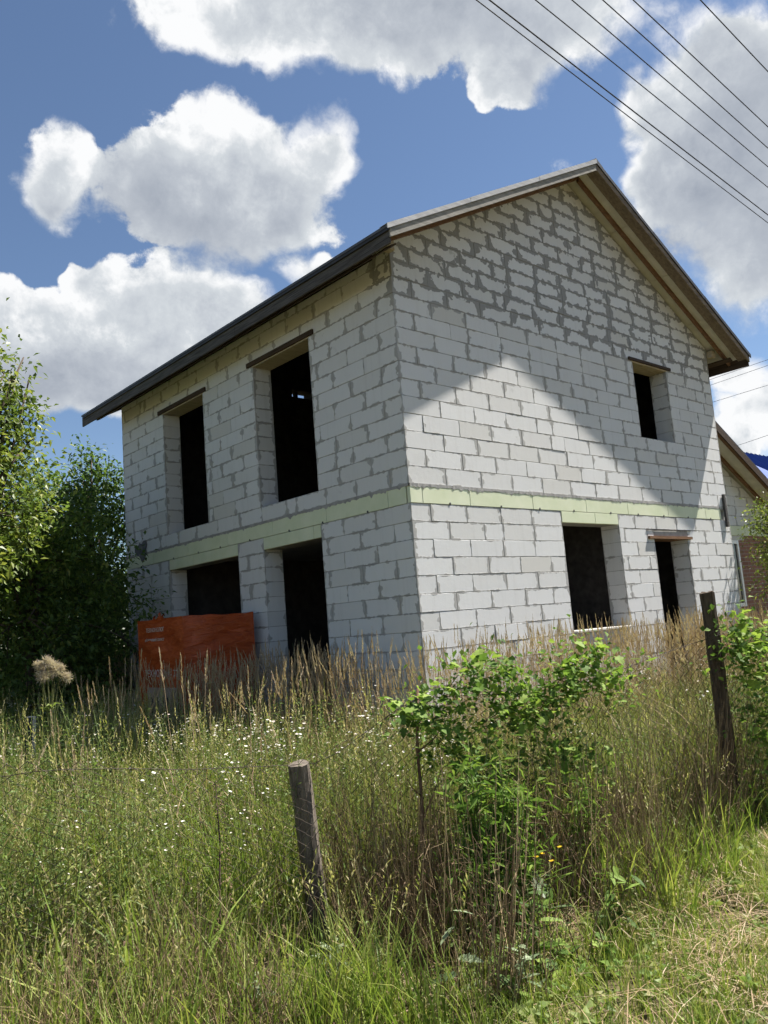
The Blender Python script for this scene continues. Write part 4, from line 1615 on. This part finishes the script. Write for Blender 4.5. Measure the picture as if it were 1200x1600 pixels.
# thistle gone to down
th = thing('seeding_thistle', 'tall thistle topped by cream fluffy seed heads in front of the dark trees', 'thistle', (-3.70, .55, 0))
st = MB()
heads = [(-.085, .02, 1.45), (-.03, -.03, 1.47), (.03, .02, 1.44), (-.05, .03, 1.40), (.04, 0, 1.39), (.09, .01, 1.41), (-.07, -.02, 1.35), (-.02, .01, 1.36), (.14, .02, 1.33)]
for hd in heads:
    st.tube([(0, 0, -.02), (.01, 0, .6), (hd[0] * .3, hd[1] * .3, 1.05), hd], [.007, .006, .004, .002], 5)
st.build('stem', M_STEM, th)
for hd in heads:
    v_ = Veg()
    rad = R_(.034, .048) if hd[2] > 1.31 else .022
    for i in range(420):
        d = Vector((random.gauss(0, 1), random.gauss(0, 1), random.gauss(.3, 1))).normalized()
        v_.leaf(Vector(hd) + d * rad * .2 + Vector((R_(-.02, .02), R_(-.02, .02), R_(-.02, .02))), d + Vector((0, 0, .3)), rad * R_(.4, 1.1), .004, R_(0, 1), 0, R_(-.3, .3))
    v_.build('seed_head', [M_FLUFF], th)
v_ = Veg()
for i in range(26):
    k = R_(.2, .95)
    a = R_(0, 6.283)
    v_.leaf((.01, 0, 1.2 * k), (math.cos(a), math.sin(a), .5), R_(.06, .13), .03, R_(.2, .8))
tag(v_.build('leaves', [M_WEED], th), kind='stuff')

# ------------------------------------------------------------------ wrapped pack of insulation
pk = thing('orange_package', 'tall orange plastic-wrapped insulation pack with white print standing by the side wall', 'package', (-1.19, 3.04, 0))


def wrap_material():
    mt, nt, bs = new_mat('orange_plastic_wrap')
    P = pos(nt)
    n = nt.noise(nt.vec('MULTIPLY', P, (3, 3, 9)), 1.6, 4.0, .6, dist=1.2)
    nt.put(bs.inputs['Base Color'], nt.ramp(n, [(.3, (.33, .056, .016)), (.6, (.47, .092, .026)), (.8, (.56, .15, .055))]))
    bs.inputs['Roughness'].default_value = .2
    bs.inputs['Specular IOR Level'].default_value = .45
    nt.put(bs.inputs['Normal'], nt.bump(n, .8, .03))
    return mt


M_WRAP = wrap_material()
pw, pd, ph = 1.04, 1.28, 1.87
bm = bmesh.new()
NX, NY, NZ = 22, 24, 30


def wrinkle(p):
    x_, y_, z = p
    w_ = .010 * math.sin(z * 17 + x_ * 5 + y_ * 4 + 2 * math.sin(x_ * 6)) + .008 * math.sin(z * 31 - x_ * 11 - y_ * 9)
    w_ += .016 * math.sin(x_ * 9 + y_ * 7 + z * 3) * (1 if z > ph - .35 else .35)
    return w_ * 1.7


def grid(fn, nu, nv):
    vs_ = [[bm.verts.new(fn(i / nu, j / nv)) for i in range(nu + 1)] for j in range(nv + 1)]
    for j in range(nv):
        for i in range(nu):
            bm.faces.new((vs_[j][i], vs_[j][i + 1], vs_[j + 1][i + 1], vs_[j + 1][i]))


def edge(u):
    return min(1, 6 * min(u, 1 - u))


def sag(x_, y_):
    return .007 * math.sin(x_ * 7 + y_ * 3) + .006 * math.sin(x_ * 19) - .01


grid(lambda u, v: (u * pw, -wrinkle((u * pw, 0, v * ph)) * edge(u) * edge(v) - .0, v * ph + sag(u * pw, 0) * (v > .999)), NX, NZ)
grid(lambda u, v: (-wrinkle((0, u * pd, v * ph)) * edge(u) * edge(v), (1 - u) * pd, v * ph + sag(0, (1 - u) * pd) * (v > .999)), NY, NZ)
grid(lambda u, v: (pw, u * pd, v * ph), 2, 2)
grid(lambda u, v: ((1 - u) * pw, pd, v * ph), 2, 2)
grid(lambda u, v: (u * pw, v * pd, ph + sag(u * pw, v * pd)), NX, NY)
me = bpy.data.meshes.new('wrap')
bm.to_mesh(me)
bm.free()
me.materials.append(M_WRAP)
me.polygons.foreach_set('use_smooth', [True] * len(me.polygons))
link(bpy.data.objects.new('wrap', me), pk)
# a torn flap of film standing up on the top edge
fl = Veg()
for (y_, h_, w_) in ((.62, .09, .2), (.5, .06, .16), (.74, .05, .14)):
    fl._add([(-.01, y_ - w_ / 2, ph - .03), (-.01, y_ + w_ / 2, ph - .03), (.03, y_ + w_ * .2, ph + h_), (-.04, y_ - w_ * .15, ph + h_ * .6)], [(0, 1, 2, 3)], .5, 0)
fl.build('torn_flap', [M_WRAP], pk)


def print_on(txt, size, loc, mat, name='printed_text'):
    cu = bpy.data.curves.new('print', 'FONT')
    cu.body = txt
    cu.size = size
    cu.extrude = 0.0008
    cu.resolution_u = 2
    tmp = bpy.data.objects.new('print_tmp', cu)
    COL.objects.link(tmp)
    dg = bpy.context.evaluated_depsgraph_get()
    me_ = bpy.data.meshes.new_from_object(tmp.evaluated_get(dg))
    bpy.data.objects.remove(tmp)
    me_.materials.clear()
    me_.materials.append(mat)
    o = bpy.data.objects.new(name, me_)
    o.rotation_euler = (math.pi / 2, 0, -math.pi / 2)
    o.location = loc
    return link(o, pk)


M_PRINT = simple('worn_white_print', (.50, .42, .38), (.66, .60, .56), 9, .6)
print_on('ТЕХНОТОН - 32', .125, (-.026, 1.06, 1.12), M_PRINT)
print_on('ТЕХНОНОЛОГ', .075, (-.026, .98, 1.70), M_PRINT)
print_on('ефективний захист', .06, (-.026, 1.02, 1.58), M_PRINT)
lb = MB().box(-.028, -.020, .17, 1.0, .55, .98).build('printed_label', simple('faded_label', (.30, .20, .17), (.46, .38, .34), 9, .6), pk)
for i in range(5):
    MB().box(-.031, -.0285, .24 + i * .15, .30 + i * .15, .62 + .05 * (i % 2), .86).build('label_figure', M_DARKEDGE, lb)

# plank leaning on the far corner of the side wall
pl_ = MB().box(-.015, .015, -2.2, 2.2, -.05, .05).build('leaning_plank', M_DARKWOOD)
pl_.location = (-.28, 5.62, 1.0)
pl_.rotation_euler = (math.radians(24), 0, math.radians(-5))
tag(pl_, 'dark plank leaning against the far end of the block wall behind the orange package', 'plank')

# ------------------------------------------------------------------ old post in the meadow
def lone_post(base, h, w, mat):
    mb = MB()
    n = 8
    for i in range(n + 1):
        pass
    mb.tube([(0, 0, -.05), (.005, 0, h * .35), (.0, .006, h * .7), (.01, 0, h)], [w * .55, w * .53, w * .5, w * .46], 7)
    o = mb.build('old_post', mat, None)
    o.location = base
    return o


tag(lone_post((-3.62, 1.32, 0), 1.0, .11, M_POSTBLUE), 'weathered blue-grey post half hidden in the meadow near the fluffy thistle', 'post')


# ------------------------------------------------------------------ trees
def tree(name, label, base, h, crown, nclump, per, leaf, mat, seed, group=None, trunk_r=.09, lean=(0, 0), wr=.55, spread=.2, cat='tree', fork=.3):
    """crown: list of (dx, dy, z, rx, ry, rz) ellipsoid lobes"""
    rg = np.random.default_rng(seed)
    rd = random.Random(seed)
    o = thing(name, label, cat, base, 0, group)
    wood = MB()
    tp = []
    for i in range(7):
        k = i / 6
        tp.append(Vector((lean[0] * k + .05 * math.sin(k * 5 + seed), lean[1] * k + .05 * math.cos(k * 4 + seed), h * .86 * k - .05 * (i == 0))))
    wood.tube(tp, [trunk_r * (1 - .8 * i / 6) for i in range(7)], 8)
    vol = np.array([c[3] * c[4] * c[5] for c in crown])
    vol = vol / vol.sum()
    pts = []
    for j in range(nclump):
        c = crown[rg.choice(len(crown), p=vol)]
        d = rg.normal(0, 1, 3)
        d /= np.linalg.norm(d)
        r = rg.uniform(.25, 1.0) ** .5 * (1 + .16 * rg.normal())
        pts.append((c[0] + d[0] * r * c[3], c[1] + d[1] * r * c[4], max(.15, c[2] + d[2] * r * c[5])))
    pts = np.array(pts)
    limbs = []
    for c in crown:
        for q in range(3):
            k = rd.uniform(fork, .85)
            s = tp[0].lerp(tp[-1], k)
            e = Vector((c[0] + rd.uniform(-.5, .5) * c[3], c[1] + rd.uniform(-.5, .5) * c[4], c[2] + rd.uniform(-.2, .7) * c[5]))
            m1 = s.lerp(e, .5) + Vector((rd.uniform(-.1, .1), rd.uniform(-.1, .1), rd.uniform(0, .15)))
            wood.tube([s, m1, e], [trunk_r * .42, trunk_r * .25, trunk_r * .1], 5)
            limbs += [s.lerp(m1, .6), m1, m1.lerp(e, .5), e]
    L = np.array([tuple(v) for v in limbs])
    for p in pts[:: max(1, len(pts) // 130)]:
        i = np.argmin(((L - p) ** 2).sum(1))
        a = Vector(L[i])
        b_ = Vector(p)
        wood.tube([a, a.lerp(b_, .5) + Vector((0, 0, .05)), b_], [.012, .008, .003], 4, False)
    wood.build('trunk', M_BARK, o, True)
    c_tint = rg.uniform(.05, .8, len(pts))
    P = np.repeat(pts, per, 0) + rg.normal(0, spread, (len(pts) * per, 3)) * np.array([1, 1, .8])
    P[:, 2] = np.maximum(P[:, 2], .05)
    D = (P - np.repeat(pts, per, 0)) + rg.normal(0, spread, P.shape)
    D[:, 2] -= spread * .5
    S = leaf * rg.uniform(.6, 1.25, len(P))
    T = np.clip(np.repeat(c_tint, per) + rg.normal(0, .17, len(P)), 0, 1)
    V, F, T4 = np_leaves(P, D, S, wr, T, rg)
    me = bpy.data.meshes.new('crown')
    me.from_pydata(V.tolist(), [], F.tolist())
    me.materials.append(mat)
    at_ = me.attributes.new('tint', 'FLOAT', 'POINT')
    at_.data.foreach_set('value', T4.astype(np.float32))
    link(bpy.data.objects.new('crown', me), o)
    return o


tree('fruit_tree', 'broad bushy fruit tree with sunlit yellow-green top beside the meadow', (-2.0, 6.1, 0), 4.4,
     [(0, 0, 3.3, 1.1, 1.1, 1.0), (-.7, .2, 2.7, 1.1, 1.1, 1.2), (.75, .1, 2.3, .95, 1.0, 1.2), (0, -.2, 1.4, 1.3, 1.2, 1.1), (.4, .4, 3.8, .5, .5, .6), (-.6, 0, 4.0, .6, .6, .6)],
     520, 40, .09, M_LEAF, 3, spread=.17)
tree('fruit_tree', 'dark dense fruit tree with reddish shoots standing against the far corner of the block house', (-.12, 8.55, 0), 5.3,
     [(0, 0, 3.4, 1.2, 1.2, 1.2), (-.6, 0, 2.2, 1.2, 1.2, 1.2), (.4, .2, 1.6, 1.2, 1.2, 1.4), (.1, 0, 4.7, .45, .4, .85), (.35, .1, 4.3, .7, .6, .8), (-.55, 0, 4.2, .45, .4, .7), (-.9, 0, 3.2, .8, .8, .9)],
     700, 40, .095, M_LEAF, 8, spread=.17)
tree('fruit_tree', 'shaded tree filling the gap behind the fluffy thistle', (.0, 11.2, 0), 4.9,
     [(0, 0, 2.8, 1.6, 1.4, 1.5), (-1.2, .3, 2.0, 1.4, 1.3, 1.5), (.9, .3, 1.4, 1.3, 1.2, 1.4), (0, 0, .9, 1.9, 1.2, .9)],
     420, 34, .095, M_LEAF, 14, spread=.2)
tree('pear_tree', 'tall pear tree leaning in with drooping leafy twigs above the other trees', (-3.12, 4.9, 0), 6.4,
     [(-.4, 0, 4.8, .95, 1.0, 1.2), (.35, .1, 4.95, .55, .6, .55), (.62, .0, 5.25, .35, .4, .42), (-.8, 0, 3.2, 1.2, 1.2, 1.3), (.5, .1, 4.3, .45, .5, .35), (.3, 0, 3.5, .7, .7, .9)],
     500, 34, .095, M_LEAF_Y, 22, spread=.13, trunk_r=.1)
tree('hazel_bush', 'low leafy bush in the shade under the trees behind the orange package', (-1.0, 7.6, 0), 1.9,
     [(0, 0, 1.0, .9, .8, .8), (-.9, .2, .8, .8, .7, .7)], 120, 30, .075, M_LEAF_Y, 31, trunk_r=.03, spread=.15, cat='bush')
tree('hazel_bush', 'low dark bush at the meadow edge under the broad bushy fruit tree', (-1.9, 7.3, 0), 2.2,
     [(0, 0, 1.2, 1.0, .9, 1.0), (-1.2, 0, 1.1, 1.1, .9, 1.0), (1.0, .1, .9, .9, .8, .8)], 190, 32, .085, M_LEAF, 37, trunk_r=.03, spread=.17, cat='bush')
tree('garden_tree', 'small yellowish green tree in front of the brick wing', (8.35, -.55, 0), 3.3,
     [(0, 0, 2.55, .62, .6, .62), (.35, 0, 1.9, .75, .7, .7), (-.1, .1, 3.0, .35, .35, .3), (.5, 0, 3.0, .5, .5, .45)], 190, 34, .06, M_LEAF_Y, 41, trunk_r=.05, spread=.12)
# trees far beyond the plots
for i, (x_, y_, h_) in enumerate(((-14, 26, 8), (-9, 30, 9), (-4, 34, 8.5), (2, 38, 9), (-19, 22, 7.5), (38, 24, 9), (46, 16, 9))):
    tree('distant_tree', ['round-headed tree far beyond the plots', 'tall-headed tree far beyond the plots'][i % 2] , (x_, y_, 0), h_,
         [(0, 0, h_ * .62, 2.6, 2.6, h_ * .32), (1.2, 0, h_ * .45, 2.4, 2.2, h_ * .3), (-1.4, .3, h_ * .42, 2.3, 2.2, h_ * .3)], 150, 26, .3, M_LEAF, 60 + i, 'trees far beyond the plots', trunk_r=.2, spread=.5)

# service cables behind the block house, running off beyond the wing
for (a, b_) in (((21.13, 6.33, 9.12), (21.89, 4.54, 9.45)), ((21.12, 6.35, 8.92), (21.88, 4.56, 9.25)), ((21.15, 6.27, 8.32), (21.84, 4.65, 8.57)), ((21.36, 5.8, 6.66), (21.76, 4.85, 6.86))):
    cable('service_cable', a, b_, .007, 'thin grey service cable crossing the sky behind the block house towards the blue roof', 'service cables beyond the wing', 0.0, (14, 8))
